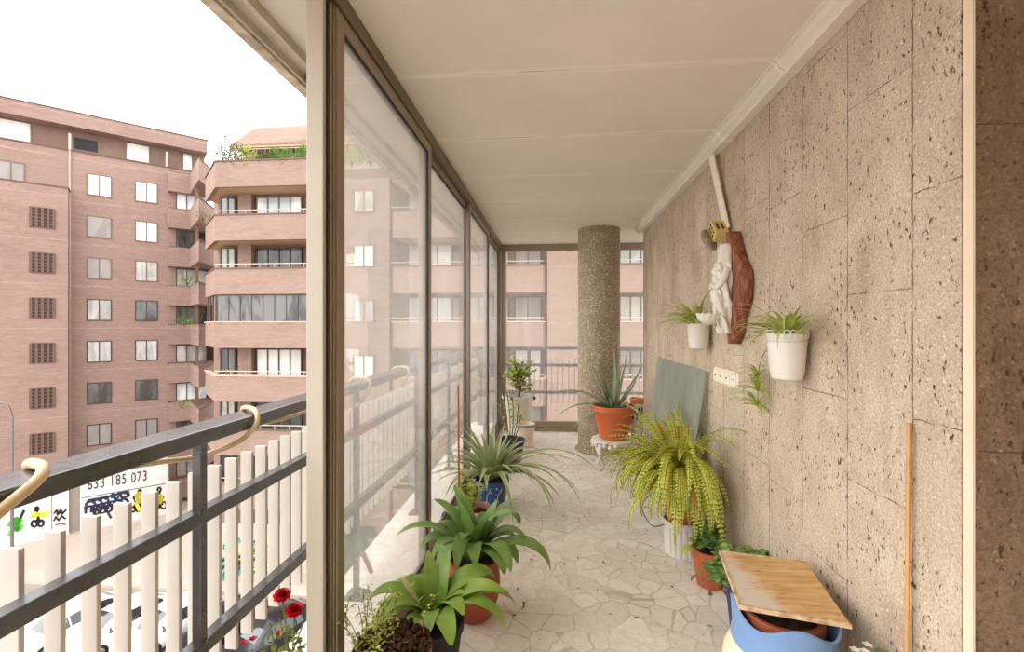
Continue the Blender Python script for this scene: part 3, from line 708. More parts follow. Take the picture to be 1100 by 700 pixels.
for i, (px, lab) in enumerate(((247, 'small plant with pinkish leaves on the fifth long balcony'), (290, 'low clipped hedge along the fifth long balcony'))):
    shrub('balcony_plant', lab, (xpx(px, BY+.4), BY+.4, tops(4)-.3), .45 if i == 0 else .6, .75 if i == 0 else .55, M['leaf_small' if i == 0 else 'leaf_shrub'], 80, 'plants on the long balcony', 60+i, .12)

# ------------------------------------------------------------------ hoarding with lettering, left building base
HO = 2.6
def ribbon(m_, pts, w_, out):
    P = [fp(u, out, z) for u, z in pts]
    for a, b in zip(P, P[1:]):
        d = (b-a); L = d.length
        if L < 1e-4: continue
        d.normalize(); s_ = NRM.cross(d); m_.obox((a+b)/2, d*(L/2+w_*.35), s_*w_*.5, NRM*.006)
def uz(px, py):
    u, t = upx(px, HO+.03); return u, HC + (350-py)/F*t
ua, ub, uc = upx(-30, HO)[0], upx(74, HO)[0], upx(182, HO)[0]
hz1 = HC-9.3
hd = thing('hoarding', 'white site hoarding with a phone number and graffiti below the brick block', 'hoarding', tuple(fp(uc-3, HO, G)))
def hpart(m_, name, mat, **kw): return m_.build(name, mat, hd, world=True, **kw)
hpart(fbox(MB(), ua, ub, HO-.2, HO, G, HC-9.8), 'panel', M['hoarding'])
hpart(fbox(MB(), upx(86, HO)[0], uc, HO-.2, HO, G, hz1), 'panel', M['hoarding'])
hpart(fbox(MB(), ub, upx(86, HO)[0], HO-.8, HO-.5, G, hz1), 'pillar', M['pavement'])
zz = uz(130, 527)[1]
m_ = MB(); fbox(m_, upx(87, HO)[0], uc-.02, HO, HO+.02, zz-.06, zz); fbox(m_, upx(55, HO)[0], upx(55.8, HO)[0], HO, HO+.03, G, HC-9.8); fbox(m_, uc-.12, uc, HO, HO+.05, G, hz1)
hpart(m_, 'dark_seams', M['ink_grey'])
tx = bpy.data.curves.new('lettering', 'FONT'); tx.body = '633 185 073'; tx.size = 1.02; tx.extrude = .005; tx.space_character = 1.12
to = bpy.data.objects.new('lettering', tx); C.objects.link(to); to.parent = hd
u_, z_ = uz(93.5, 526); p = fp(u_, HO+.03, z_); to.location = p - Vector(hd['_o'])
to.rotation_euler = (PI/2, 0, math.atan2(U.y, U.x)); tx.materials.append(M['ink']); 
wid = upx(157, HO)[0]-u_; bpy.context.view_layer.update(); to.scale = (wid/max(to.dimensions.x, .1), 1.0, 1)
me_ = bpy.data.meshes.new_from_object(to); tm = bpy.data.objects.new('lettering_digits', me_); C.objects.link(tm); tm.parent = hd
tm.location = to.location; tm.rotation_euler = to.rotation_euler; tm.scale = to.scale; bpy.data.objects.remove(to)
# graffiti: looped scribble, cyclist figures, tag strokes
def strokes(name, mat, lines, w_, out=HO+.012):
    m_ = MB()
    for ln in lines: ribbon(m_, [uz(a, b) for a, b in ln], w_, out)
    return hpart(m_, name, mat)
def arc(cx, cy, rx, ry, a0, a1, n=10): return [(cx+rx*math.cos(math.radians(a0+(a1-a0)*i/n)), cy+ry*math.sin(math.radians(a0+(a1-a0)*i/n))) for i in range(n+1)]
L_ = []
for i in range(7): L_.append(arc(97+i*6, 549-i*1.3, 5.2, 5.5, 160, 400)); 
for i in range(6): L_.append([(92+i*7, 541-i*1.7), (100+i*7, 537-i*2), (103+i*7, 543-i*2)])
L_.append([(91, 546), (95, 537), (112, 534), (124, 531), (138, 527)]); L_.append([(113, 545), (119, 556)]); L_.append([(121, 530), (125, 537), (130, 529), (138, 530)])
strokes('graffiti', M['ink_blue'], L_, .14)
strokes('graffiti', M['ink'], [arc(103+i*7, 549-i*1.5, 3, 3.4, 0, 360) for i in range(5)] + [arc(134, 531, 5, 3, 0, 360)], .10, HO+.02)
def figure(cx, cy, s):
    return [arc(cx, cy-8*s, 1.5*s, 2*s, 0, 360), [(cx, cy-6*s), (cx+1.5*s, cy+1*s), (cx-1*s, cy+6*s)], [(cx+1.5*s, cy+1*s), (cx+3*s, cy+6*s)], [(cx, cy-4*s), (cx+4*s, cy-1*s)], arc(cx-2.5*s, cy+7*s, 3*s, 3.2*s, 0, 360), arc(cx+4*s, cy+6.5*s, 3*s, 3.2*s, 0, 360)]
for f_ in ((145, 541, .85), (150, 536, 1.0), (171, 535, 1.15), (39.5, 555, 1.05)): strokes('painted_cyclist', M['ink'], figure(*f_), .12)
strokes('graffiti', M['ink_yellow'], [arc(149, 534, 2.2, 5, 0, 360), [(146, 540), (150, 548)], arc(171.5, 536, 2, 4, 0, 360), [(34, 554), (52, 550)], [(36, 551), (48, 554)]], .2, HO+.025)
strokes('graffiti', M['ink_green'], [arc(18, 563, 5, 6, 20, 330), arc(18, 564, 2.5, 3, 0, 360), [(13, 570), (11, 574)], [(14, 558), (10, 564)]], .24)
strokes('graffiti', M['ink'], [[(20, 561), (25, 548)], [(21, 559), (26, 549)], [(58, 551), (61, 548), (62, 553), (65, 547), (67, 552), (71, 547)], [(58, 559), (60, 555), (63, 559), (66, 554), (70, 557)], [(60, 548), (64, 551), (70, 549)]], .1)
strokes('graffiti', M['ink_red'], [[(60, 564), (64, 562), (70, 563)]], .1)
# teal and yellow daubs at the foot of the right block
gw = thing('graffiti_wall', 'low street wall painted with green and yellow daubs behind the slats', 'wall', (xpx(264, 24), 23.9, G+.14))
m_ = MB().box(xpx(236, 23.9), xpx(345, 23.9), 23.8, 24.1, G+.14, G+3.2); m_.build('panel', M['pavement'], gw, world=True)
rng = random.Random(4)
for (mt, x_, cnt) in (('ink_teal', 262, 9), ('ink_yellow', 270, 8), ('ink', 256, 7)):
    m_ = MB()
    for i in range(cnt):
        x = xpx(x_, 23.79)+rng.uniform(-1.2, 1.2); z = G+1.2+rng.uniform(-.8, 1.2)
        P = [(x+.5*math.cos(t_*.7), 23.785, z+.35*math.sin(t_*.9)) for t_ in range(8)]; m_.tube(P, .06, 4)
    m_.build('graffiti', M[mt], gw, world=True)
yk = MB().box(xpx(268, 22.8), xpx(282, 22.8), 22.8, 22.95, G, G+.16).build('kerb_rail', M['ink_yellow']); tag(yk, 'yellow painted kerb rail at the street corner behind the slats', 'kerb')
# street lamp far left
sl = thing('street_lamp', 'slender grey street lamp with a curved neck before the brick tower', 'street lamp', tuple(at(13, 600, 26.5).xy) + (G,))
H_ = 9.5
m_ = MB().tube([(0,0,0), (0,0,5), (0,0,H_-.6)], [.09, .07, .06], 8); m_.build('pole', M['metal'], sl)
m_ = MB().tube(catmull([(0,0,H_-.6), (-.15,-.1,H_), (-.6,-.4,H_+.25), (-1.1,-.75,H_+.2)]), .045, 6); m_.build('neck', M['metal'], sl)
m_ = MB().ball((-1.3,-.9,H_+.12), .28, 10, 6, (1.3,1,.4)); m_.build('lamp_head', M['metal'], sl, smooth=60)
# road markings
m_ = MB()
for i in range(7):
    a = at(16+i*3.5, 596+i*1.0, 29.2); a.z = G+.006; m_.obox(a, Vector((.9,.25,0)), Vector((-.03,.09,0)), (0,0,.005))
tag(m_.build('road_marking', M['marking']), kind='structure')
m_ = MB().obox(at(322, 634, 24.6)*1, Vector((.5,0,0)), Vector((0,.3,0)), (0,0,.03)); 
dg = MB().box(-.5, .5, -.35, .35, 0, .03).build('drain_grate', M['coping']); q = at(321, 636, 24.4); dg.location = (q.x, 22.4, G); tag(dg, 'dark iron drain grate in the road beside the pale post', 'grate')

# ------------------------------------------------------------------ parked cars
def make_car(paint, label, loc, rz, style=0):
    root = thing('car', label, 'car', loc, rz, 'cars parked at the kerb')
    #      x    z_bottom belt  roof  half-width, half-width at roof
    S = [(-2.12,.42,.70,.70,.62,.5), (-2.05,.30,.86,.86,.76,.6), (-1.9,.24,.95,.95,.83,.62), (-1.62,.22,.98,1.10,.87,.62), (-1.15,.22,.98,1.40,.89,.60), (-.6,.22,.97,1.47,.90,.62),
         (0,.22,.95,1.48,.90,.62), (.45,.22,.93,1.43,.90,.60), (.85,.22,.91,1.20,.89,.62), (1.18,.22,.90,.93,.88,.66), (1.6,.24,.84,.85,.85,.66), (1.95,.28,.74,.75,.78,.58), (2.1,.38,.60,.60,.62,.48)]
    V_ = []; 
    def ring(x, zb, be, ro, w_, wr):
        half = [(0, zb), (w_*.86, zb), (w_*.985, zb+.15), (w_, (zb+be)/2), (w_*.975, be), (wr+.03 if ro > be+.04 else wr*1.08, max(ro-.06, be)), (wr*.8, ro), (0, ro+.015)]
        return [(x, -y, z) for y, z in half] + [(x, y, z) for y, z in half[-2:0:-1]]
    R_ = [ring(*s_) for s_ in S]; n = len(R_[0]); m_ = MB()
    m_.add([p for r in R_ for p in r], [(i*n+k, i*n+(k+1) % n, (i+1)*n+(k+1) % n, (i+1)*n+k) for i in range(len(R_)-1) for k in range(n)] + [tuple(range(n)), tuple(range((len(R_)-1)*n, len(R_)*n))[::-1]])
    bo = m_.build('body', paint, root, smooth=35)
    def lerp(x):
        for a, b in zip(S, S[1:]):
            if a[0] <= x <= b[0]:
                t_ = (x-a[0])/(b[0]-a[0]); return [a[i]+(b[i]-a[i])*t_ for i in range(6)]
    for sgn in (-1, 1):
        for (xa, xb) in ((-1.32, -.52), (-.44, .38), (.44, .92)):
            m_ = MB(); P = []
            for i in range(5):
                x = xa+(xb-xa)*i/4; _, zb, be, ro, w_, wr = lerp(x); top = max(ro-.1, be+.05); f_ = (top-be)/max(ro-.06-be, .05)
                y0 = w_*.975+.006; y1 = y0+(wr+.03-w_*.975)*min(f_, 1)+.004
                P += [(x, sgn*y0, be+.03), (x, sgn*y1, top)]
            m_.add(P, [(2*i, 2*i+2, 2*i+3, 2*i+1) for i in range(4)]); m_.build('side_window', M['car_glass'], root, smooth=60)
    for (xa, xb, nm) in ((.47, 1.16, 'windscreen'), (-1.60, -1.17, 'rear_window')):
        m_ = MB(); P = []
        for i in range(5):
            x = xa+(xb-xa)*i/4; _, zb, be, ro, w_, wr = lerp(x)
            for y in (-wr*.78, -wr*.4, 0, wr*.4, wr*.78): P.append((x, y, ro+.012+.02*(1-abs(y)/wr*.9)))
        m_.add(P, [(i*5+k, i*5+k+1, i*5+k+6, i*5+k+5) for i in range(4) for k in range(4)]); m_.build(nm, M['car_glass'], root, smooth=60)
    for sx in (-1.32, 1.32):
        for sy in (-1, 1):
            m_ = MB(); V2 = []
            for y, r in ((.70, .2), (.70, .33), (.76, .345), (.88, .345), (.905, .32), (.9, .22)):
                V2.append([(sx+r*math.cos(2*PI*k/20), sy*y, .345+r*math.sin(2*PI*k/20)) for k in range(20)])
            m_.add([p for r in V2 for p in r], [(i*20+k, i*20+(k+1) % 20, (i+1)*20+(k+1) % 20, (i+1)*20+k) for i in range(5) for k in range(20)]); wh = m_.build('wheel', M['tyre'], root, smooth=50)
            m_ = MB()
            for k in range(5):
                a = 2*PI*k/5; m_.obox((sx+.11*math.cos(a), sy*.897, .345+.11*math.sin(a)), (math.cos(a)*.11, 0, math.sin(a)*.11), (0,.01,0), (-math.sin(a)*.03, 0, math.cos(a)*.03))
            m_.add([(sx+.22*math.cos(2*PI*k/20), sy*.86, .345+.22*math.sin(2*PI*k/20)) for k in range(20)], [tuple(range(20))]); m_.build('hubcap', M['rim'], wh)
    for sy in (-1, 1):
        MB().ball((2.0, sy*.55, .62), .12, 8, 6, (.7,1.2,.6)).build('headlight', M['lamp_white'], root, smooth=60)
        MB().ball((-2.05, sy*.60, .78), .11, 8, 6, (.5,1.2,.9)).build('tail_light', M['car_red'], root, smooth=60)
        m_ = MB().ball((.72, sy*1.0, 1.0), .1, 8, 6, (.6,1.1,.75)); m_.tube([(.75, sy*.84, .95), (.73, sy*.98, .98)], .025, 5); m_.build('wing_mirror', paint, root, smooth=60)
    return root
AZ = math.radians(75)
def cpos(px, py, t): q = at(px, py, t); return (q.x, q.y, G)
make_car(M['car_white'], 'white car parked furthest to the left, behind the first slats', cpos(22, 686, 20.9), AZ+PI)
make_car(M['car_white'], 'white car second from the left in the parked row', cpos(76, 685, 20.9), AZ+PI)
make_car(M['car_white'], 'white car third from the left, midway to the railing post', cpos(130, 684, 20.9), AZ+PI)
make_car(M['car_white'], 'white car just left of the railing post', cpos(184, 684, 21.0), AZ+PI)
make_car(M['car_black'], 'black car right behind the railing post', cpos(239, 690, 20.6), AZ+PI)
make_car(M['car_black'], 'dark car with a broad windscreen behind the red roses', cpos(294, 693, 20.3), math.radians(245))

# ------------------------------------------------------------------ plant and pot helpers
def pot_prof(rb, rt, h, rim=.0, rimh=.03, th=.008):
    P = [(0, 0), (rb, 0), (rb+(rt-rb)*.97, h-rimh)]
    if rim: P += [(rt+rim, h-rimh+.001), (rt+rim, h-.004), (rt+rim-.003, h)]
    else: P += [(rt, h)]
    return P + [(rt-th, h), (rt-th-.003, h-.02), (rt-th-.006, h-.05), (0, h-.05)]
def make_pot(root, rb, rt, h, mat, rim=.01, rimh=.035, z=0, x=0, y=0, name='pot', soil=True, n=32):
    o = MB().lathe(pot_prof(rb, rt, h, rim, rimh), n, (x, y, z)).build(name, mat, root, smooth=35)
    if soil:
        m_ = MB(); r = rt-.012
        m_.lathe([(r, h-.035), (r*.7, h-.022), (r*.3, h-.018), (.001, h-.016)], 18, (x, y, z), fn=lambda r_, z_, t: (r_, z_+.008*mnoise.noise(Vector((r_*60*math.cos(t), r_*60*math.sin(t), z)))))
        m_.build('soil', M['soil'], root, smooth=60)
    return o
def leaves(root, rng, n, base, L, W, e0, e1, mat, name='leaf', prof=None, fold=.3, spread=.02, azs=None, nseg=10, thick=0, curl=.25, single=False):
    M_ = MB()
    for i in range(n):
        az = azs[i] if azs else 2*PI*(i*.382)+rng.uniform(-.3,.3); m_ = M_ if single else MB(); r = rng.uniform(0, spread)
        m_.leaf((base[0]+r*math.cos(az), base[1]+r*math.sin(az), base[2]), az, rng.uniform(*e0), rng.uniform(*e1), rng.uniform(*L), rng.uniform(*W), nseg, prof, fold, 0, rng.uniform(-curl, curl), thick)
        if not single: m_.build(name, mat, root, smooth=70)
    if single: M_.build(name, mat, root, smooth=70)
broad = lambda u: .36*(1-u)**3 + math.sin(PI*min(.99, u**.8))**.58*(1-.3*(1-u)**4)
strap = lambda u: (.75+.25*min(1, u/.2))*(1-u**3)*1.0
taper = lambda u: (1-u)**.75
blade = lambda u: (.6+.4*min(1, u/.15))*(1-u**2.2)

def leaflets(m_, rng, pts, size, n_per=3, spread=.03, wr=.6):
    for p in pts:
        for i in range(n_per):
            a = rng.random()*2*PI; q = Vector(p)+Vector((rng.uniform(-1,1), rng.uniform(-1,1), rng.uniform(-.6,.6)))*spread
            m_.leaf(q, a, rng.uniform(-10,50), rng.uniform(-40,10), size*rng.uniform(.7,1.3), size*wr*rng.uniform(.8,1.2), 3, lambda u: math.sin(PI*min(.97,.08+.92*u))**.7, .2)

# ------------------------------------------------------------------ left row of plants
# 1 weedy terracotta pot in front
rng = random.Random(11)
t1 = thing('potted_weeds', 'terracotta pot of bare dark soil and wispy weeds at the lower edge by the glass', 'potted plant', (-.535, 1.515, 0))
make_pot(t1, .085, .125, .335, M['terracotta_old'], .006)
m_ = MB()
for i in range(420):        # crumbs and root bits on the soil
    a = rng.random()*2*PI; r = .126*rng.random()**.5; m_.ball((r*math.cos(a), r*math.sin(a), .245+.035*(1-(r/.126)**2)+rng.random()*.014), rng.uniform(.004,.012), 5, 4, (1,1,.7), .5, i)
m_.build('soil_clods', M['soil'], t1, smooth=80).location.z = .085
ws = MB(); wl_ = MB()
for i in range(30):
    a = rng.uniform(PI*.45, PI*1.55) if i < 26 else rng.random()*2*PI; r = rng.uniform(.05,.118); b = Vector((r*math.cos(a), r*math.sin(a), .25)); h = rng.uniform(.05,.17)
    e = b+Vector((rng.uniform(-.06,.05), rng.uniform(-.06,.06), h)); mid = (b+e)/2+Vector((rng.uniform(-.02,.02), rng.uniform(-.02,.02), .01)); P = catmull([b, mid, e], 4)
    ws.tube(P, .0014, 4); leaflets(wl_, rng, P[3:], .014, 2, .012)
for i in range(7):
    a = rng.random()*2*PI; b = Vector((.09*math.cos(a), .09*math.sin(a), .262)); c_ = Vector((.05*math.cos(a+1.5), .05*math.sin(a+1.5), .285)); e = Vector((.11*math.cos(a+2.6), .11*math.sin(a+2.6), .262)); ws.tube(catmull([b, c_, e], 5), .0018, 4)
ws.build('stem', M['stem'], t1).location.z = .085; wl_.build('foliage', M['leaf_small'], t1).location.z = .085
# 2 front broad-leaved plant
rng = random.Random(5)
t2 = thing('potted_broadleaf_plant', 'broad-leaved plant in a black pot, nearest of the two beside the glass', 'potted plant', (-.47, 1.80, 0))
make_pot(t2, .085, .115, .25, M['alu_dark'], .006)
LB = [(-.15,.36,66,-40,.095),(.35,.33,74,-85,.09),(-1.1,.30,68,-95,.09),(-.62,.28,76,-45,.09),(2.6,.30,76,-85,.075),(1.2,.28,84,20,.08),(2.0,.27,84,30,.07),(3.6,.28,74,-70,.08),(-1.7,.27,62,-95,.085),(-2.4,.28,66,-90,.08),(.1,.25,80,-20,.085),(-.42,.42,60,-100,.095),(1.8,.34,74,-95,.065),(3.1,.24,62,-70,.08),(-2.9,.34,72,-80,.08),(.7,.22,70,-30,.07),(-.9,.20,60,-60,.06),(-1.4,.25,72,-60,.075),(2.3,.30,70,-95,.08),(.55,.36,70,-70,.10),(-.05,.40,58,-75,.10),(3.9,.33,74,-90,.075),(1.5,.24,80,-10,.075),(-.3,.22,80,0,.08)]
for (az, L, e0, e1, W) in LB:
    m_ = MB(); m_.wide_leaf((.02*math.cos(az), .02*math.sin(az), .225), az, e0, e1, L, W, 14, rng.uniform(-.3,.3), broad, .12, rng.uniform(-.4,.4)); m_.build('leaf', M['leaf_fresh'], t2, smooth=70)
m_ = MB(); P = catmull([(-.03,-.01,.22), (-.06,-.02,.32), (-.11,-.03,.43)], 6); m_.tube(P, [.011]*len(P), 7)
m_.build('flower_stalk', M['leaf_edge'], t2, smooth=60); m_ = MB()
for i in range(9): m_.leaf(P[3+i], i*2.3, 50, 20, .035, .012, 3)
m_.build('bud', M['leaf_small'], t2)
# 3 middle broad-leaved plant in terracotta
rng = random.Random(8)
t3 = thing('potted_broadleaf_plant', 'broad-leaved plant in a tall round terracotta pot, second from the front', 'potted plant', (-.385, 2.24, 0))
bel = [(0,0),(.075,0),(.10,.03),(.122,.10),(.130,.17),(.124,.23),(.118,.26),(.126,.265),(.128,.285),(.118,.288),(.112,.26),(0,.255)]
MB().lathe(bel, 36, fn=lambda r, z, t: (r*(1+.006*math.sin(z*150)), z)).build('pot', M['terracotta_old'], t3, smooth=40)
MB().lathe([(.114,.262),(.06,.27),(.001,.272)], 18).build('soil', M['soil'], t3, smooth=60)
for i in range(30):
    az = 2*PI*i*.382+rng.uniform(-.35,.35); inner = i < 10
    m_ = MB(); m_.wide_leaf((.03*math.cos(az), .03*math.sin(az), .265), az, rng.uniform(76,89) if inner else rng.uniform(62,80), rng.uniform(-20,50) if inner else rng.uniform(-110,-70), rng.uniform(.28,.40) if inner else rng.uniform(.26,.42), rng.uniform(.068,.098), 14, rng.uniform(-.35,.35), broad, .12, rng.uniform(-.4,.4))
    m_.build('leaf', M['leaf_broad'], t3, smooth=70)
for (az, L, e0, e1, W) in ((-.25,.46,48,-96,.11),(-2.9,.44,62,-55,.085),(-.9,.32,60,-90,.10)):
    m_ = MB(); m_.wide_leaf((.03*math.cos(az), .03*math.sin(az), .265), az, e0, e1, L, W, 16, .1, broad); m_.build('leaf', M['leaf_broad'], t3, smooth=70)
# 4 pink pot with cane and yellowish sprigs
rng = random.Random(21)
t4 = thing('potted_sprigs', 'pink pot with brown stems, yellow-green sprigs and an orange cane before the blue pot', 'potted plant', (-.475, 2.88, 0))
make_pot(t4, .07, .096, .27, M['pink'], .007)
MB().tube([(-.10, -.06, .25), (-.105, -.06, 1.04)], .0065, 8).build('cane', M['orange_cane'], t4, smooth=60)
ws = MB(); wl_ = MB()
for i in range(9):
    a = rng.uniform(PI*.6, PI*1.5); e = Vector((rng.uniform(-.16,.02), rng.uniform(-.08,.08), rng.uniform(.33,.50))); b = Vector((.04*math.cos(a), .04*math.sin(a), .24))
    P = catmull([b, (b+e)/2+Vector((.02,0,.04)), e], 5); ws.tube(P, .003, 5); leaflets(wl_, rng, P[3:], .038, 2, .025)
ws.build('stem', M['stem'], t4); wl_.build('foliage', M['leaf_small'], t4)
# 5 blue pot with striped strap leaves
rng = random.Random(31)
t5 = thing('potted_screw_pine', 'arching plant with long cream-edged strap leaves in a painted blue pot', 'potted plant', (-.475, 3.56, 0))
o = make_pot(t5, .095, .135, .235, M['blue_glaze'], .004)
M['cobalt'] = plain('cobalt_glaze', (36,92,160), .3, .12, 8); o.data.materials[0] = M['cobalt']
fl = MB(); 
for i in range(26):
    a = rng.uniform(-2.7, .2); z = rng.uniform(.03,.2); r = .0965+.04*z/.235+.002
    c_ = Vector((r*math.cos(a), r*math.sin(a), z))
    fl.ball(c_, rng.uniform(.005,.011), 6, 4)
fl.build('painted_flowers', M['pink'], t5)
fl = MB()
for a0 in (-2.3, -1.6, -.9):
    P = [((.0965+.04*z/.235+.001)*math.cos(a0+.12*math.sin(z*40)), (.0965+.04*z/.235+.001)*math.sin(a0+.12*math.sin(z*40)), z) for z in [.02+.18*i/12 for i in range(13)]]; fl.tube(P, .003, 5)
fl.build('painted_vines', M['ink_yellow'], t5)
azl = []
for i in range(54):
    az = 2*PI*i*.382+rng.uniform(-.2,.2); up = i < 26; L = rng.uniform(.34,.5) if up else rng.uniform(.42,.66); e0 = rng.uniform(62,86) if up else rng.uniform(30,62); e1 = rng.uniform(20,60) if up else rng.uniform(-70,-20); W = rng.uniform(.044,.060); cu = rng.uniform(-.3,.3)
    azl.append((az, L, e0, e1, W, cu))
azl += [(-.12,.95,52,-52,.04,-.1), (-.5,.88,46,-72,.042,.1), (.15,.74,44,-35,.036,-.2), (3.3,.55,46,-5,.034,.1), (-1.2,.74,44,-85,.046,0), (-.3,.78,42,-62,.038,0), (-.8,.8,50,-80,.044,.05)]
for (az, L, e0, e1, W, cu) in azl:
    b = (.025*math.cos(az), .025*math.sin(az), .22)
    m_ = MB(); m_.leaf(b, az, e0, e1, L, W, 14, blade, .45, 0, cu); lf = m_.build('leaf', M['leaf_strap'], t5, smooth=70)
    m_ = MB(); src = lf.data.vertices; n = 15
    for sgn in (0, 2):
        V_ = []
        for i in range(n):
            e_ = src[i*3+sgn].co; c_ = src[i*3+1].co; V_ += [c_+(e_-c_)*.72+Vector((0,0,.0012)), c_+(e_-c_)*1.04+Vector((0,0,.0012))]
        m_.add(V_, [(2*i, 2*i+1, 2*i+3, 2*i+2) for i in range(n-1)])
    m_.build('margin', M['leaf_edge'], lf)
# 6 white ribbed pot with small tree near the corner
rng = random.Random(41)
t6 = thing('potted_tree', 'small leafy tree in a white ribbed planter by the far corner post', 'potted plant', (-.42, 5.70, 0))
MB().lathe([(0,0),(.15,0),(.155,.30),(.185,.52),(.205,.525),(.205,.555),(.19,.558),(.175,.50),(0,.50)], 48, fn=lambda r, z, t: (r*(1+(.012*math.cos(16*t) if .02 < z < .515 else 0)), z)).build('planter', M['white_pot'], t6, smooth=40)
MB().lathe([(.178,.505),(.08,.515),(.001,.517)], 18).build('soil', M['soil'], t6)
for a in (-.35, -1.9): MB().ball((.206*math.cos(a), .206*math.sin(a), .535), .03, 8, 6, (.7,.7,.8)).build('blue_motif', M['ink_blue'], t6, smooth=60)
ts = MB(); tl_ = MB(); ts.tube([(0,0,.5), (.02,0,.62), (-.02,.01,.78)], [.016,.013,.008], 7)
for i in range(26):
    a = rng.random()*2*PI; b = Vector((rng.uniform(-.01,.02), 0, rng.uniform(.58,.8))); e = b+Vector((rng.uniform(.05,.22)*math.cos(a), rng.uniform(.05,.22)*math.sin(a), rng.uniform(.03,.27))); P = catmull([b, (b+e)/2+Vector((0,0,.02)), e], 4)
    ts.tube(P, .004, 5); leaflets(tl_, rng, P[2:], .052, 3, .04, .75)
ts.build('trunk', M['stem'], t6, smooth=60); tl_.build('foliage', M['leaf_small'], t6)
# cream pot and patterned dark pot in front of it, with tall twigs
t7 = thing('flower_pot', 'cream glazed pot standing in front of the white ribbed planter', 'pot', (-.33, 5.42, 0))
MB().lathe(pot_prof(.09,.12,.27,.006,.03), 32).build('body', M['cream'], t7, smooth=35)
MB().lathe([(.1265,.245),(.128,.255),(.1265,.268)], 32).build('rim_band', M['blue_glaze'], t7)
t8 = thing('potted_twigs', 'dark patterned pot with tall leafy twigs behind the blue pot', 'potted plant', (-.43, 4.72, 0))
o = make_pot(t8, .10, .14, .26, M['ink_blue'], .006)
pm = MB(); rng = random.Random(3)
for i in range(30):
    a = rng.uniform(-2.9,.5); z = rng.uniform(.03,.2); r = .1+.04*z/.26+.003; pm.ball((r*math.cos(a), r*math.sin(a), z), rng.uniform(.008,.016), 6, 4)
pm.build('white_motif', M['white_pot'], t8)
ws = MB(); wl_ = MB()
for (e, nl) in (((-.11,-.05,.95), 0), ((.02,.02,.66), 1), ((.08,-.02,.60), 1), ((-.04,.05,.72), 1), ((.11,-.06,.52), 1), ((-.1,0,.62), 1)):
    b = Vector((e[0]*.2, e[1]*.2, .22)); P = catmull([b, (b+Vector(e))/2+Vector((.015,0,0)), e], 6); ws.tube(P, .005 if nl else .008, 5)
    if nl: leaflets(wl_, rng, P[5:], .045, 2, .03)
ws.build('twig', M['stem'], t8); wl_.build('foliage', M['leaf_small'], t8)

# ------------------------------------------------------------------ right row
# white iron stool with aloe
st = thing('plant_stool', 'low ornate white cast iron stool in front of the column', 'stool', (.60, 4.72, 0))
MB().lathe([(0,.262),(.20,.262),(.215,.268),(.215,.282),(.2,.288),(0,.288)], 36).build('top', M['iron'], st, smooth=35)
ap = MB()
for k in range(24):
    a = 2*PI*k/24; ap.ball((.205*math.cos(a), .205*math.sin(a), .248-.012*(k % 2)), .024, 8, 6, (1,1,1.1))
ap.build('lace_apron', M['iron'], st, smooth=60)
for k in range(4):
    a = PI/4+k*PI/2; P = catmull([(.17,.0,.262),(.215,0,.20),(.20,0,.13),(.165,0,.07),(.18,0,.02),(.215,0,.006)], 5)
    P = [Vector((p.x*math.cos(a), p.x*math.sin(a), p.z)) for p in P]; m_ = MB().tube(P, [.024-.010*i/len(P)+(.006 if i > len(P)-4 else 0) for i in range(len(P))], 8)
    m_.ball((.215*math.cos(a), .215*math.sin(a), .016), .018, 8, 6); m_.tube([Vector((.12*math.cos(a), .12*math.sin(a), .255)), Vector((.19*math.cos(a), .19*math.sin(a), .18))], .01, 6); m_.build('leg', M['iron'], st, smooth=60)
rng = random.Random(51)
al = thing('potted_aloe', 'large grey-green aloe in an orange pot on the white stool', 'potted plant', (.60, 4.72, .2885))
make_pot(al, .135, .195, .33, M['orange_pot'], .012, .06)
AL = [(3.0,.66,42,-30,.055),(3.35,.62,24,-55,.055),(3.7,.50,0,-45,.055),(-.35,.50,62,55,.055),(-.75,.60,45,78,.055),(-1.0,.55,16,0,.055),(1.3,.60,84,78,.07),(2.3,.56,74,72,.065),(2.7,.56,66,60,.06),(-.9,.60,72,80,.062),(-1.2,.48,78,66,.065),(-1.8,.40,40,5,.06),(-2.4,.46,35,-40,.055),(-1.6,.42,50,30,.06),(2.0,.46,62,52,.055),(1.9,.52,64,48,.055),(3.9,.34,50,20,.055),(-1.5,.24,60,40,.05)]
for (az, L, e0, e1, W) in AL:
    m_ = MB(); m_.leaf((.03*math.cos(az), .03*math.sin(az), .29), az, e0, e1, L, W, 12, taper, .35, 0, rng.uniform(-.12,.12), .012); m_.build('leaf', M['leaf_aloe'], al, smooth=70)
m_ = MB()
for i in range(16):
    a = rng.random()*6.28; m_.leaf((.09*math.cos(a), .09*math.sin(a), .29), a, rng.uniform(45,80), rng.uniform(10,60), rng.uniform(.08,.15), .022, 6, taper, .35, thick=.006)
m_.build('offset_shoots', M['leaf_aloe'], al, smooth=70)
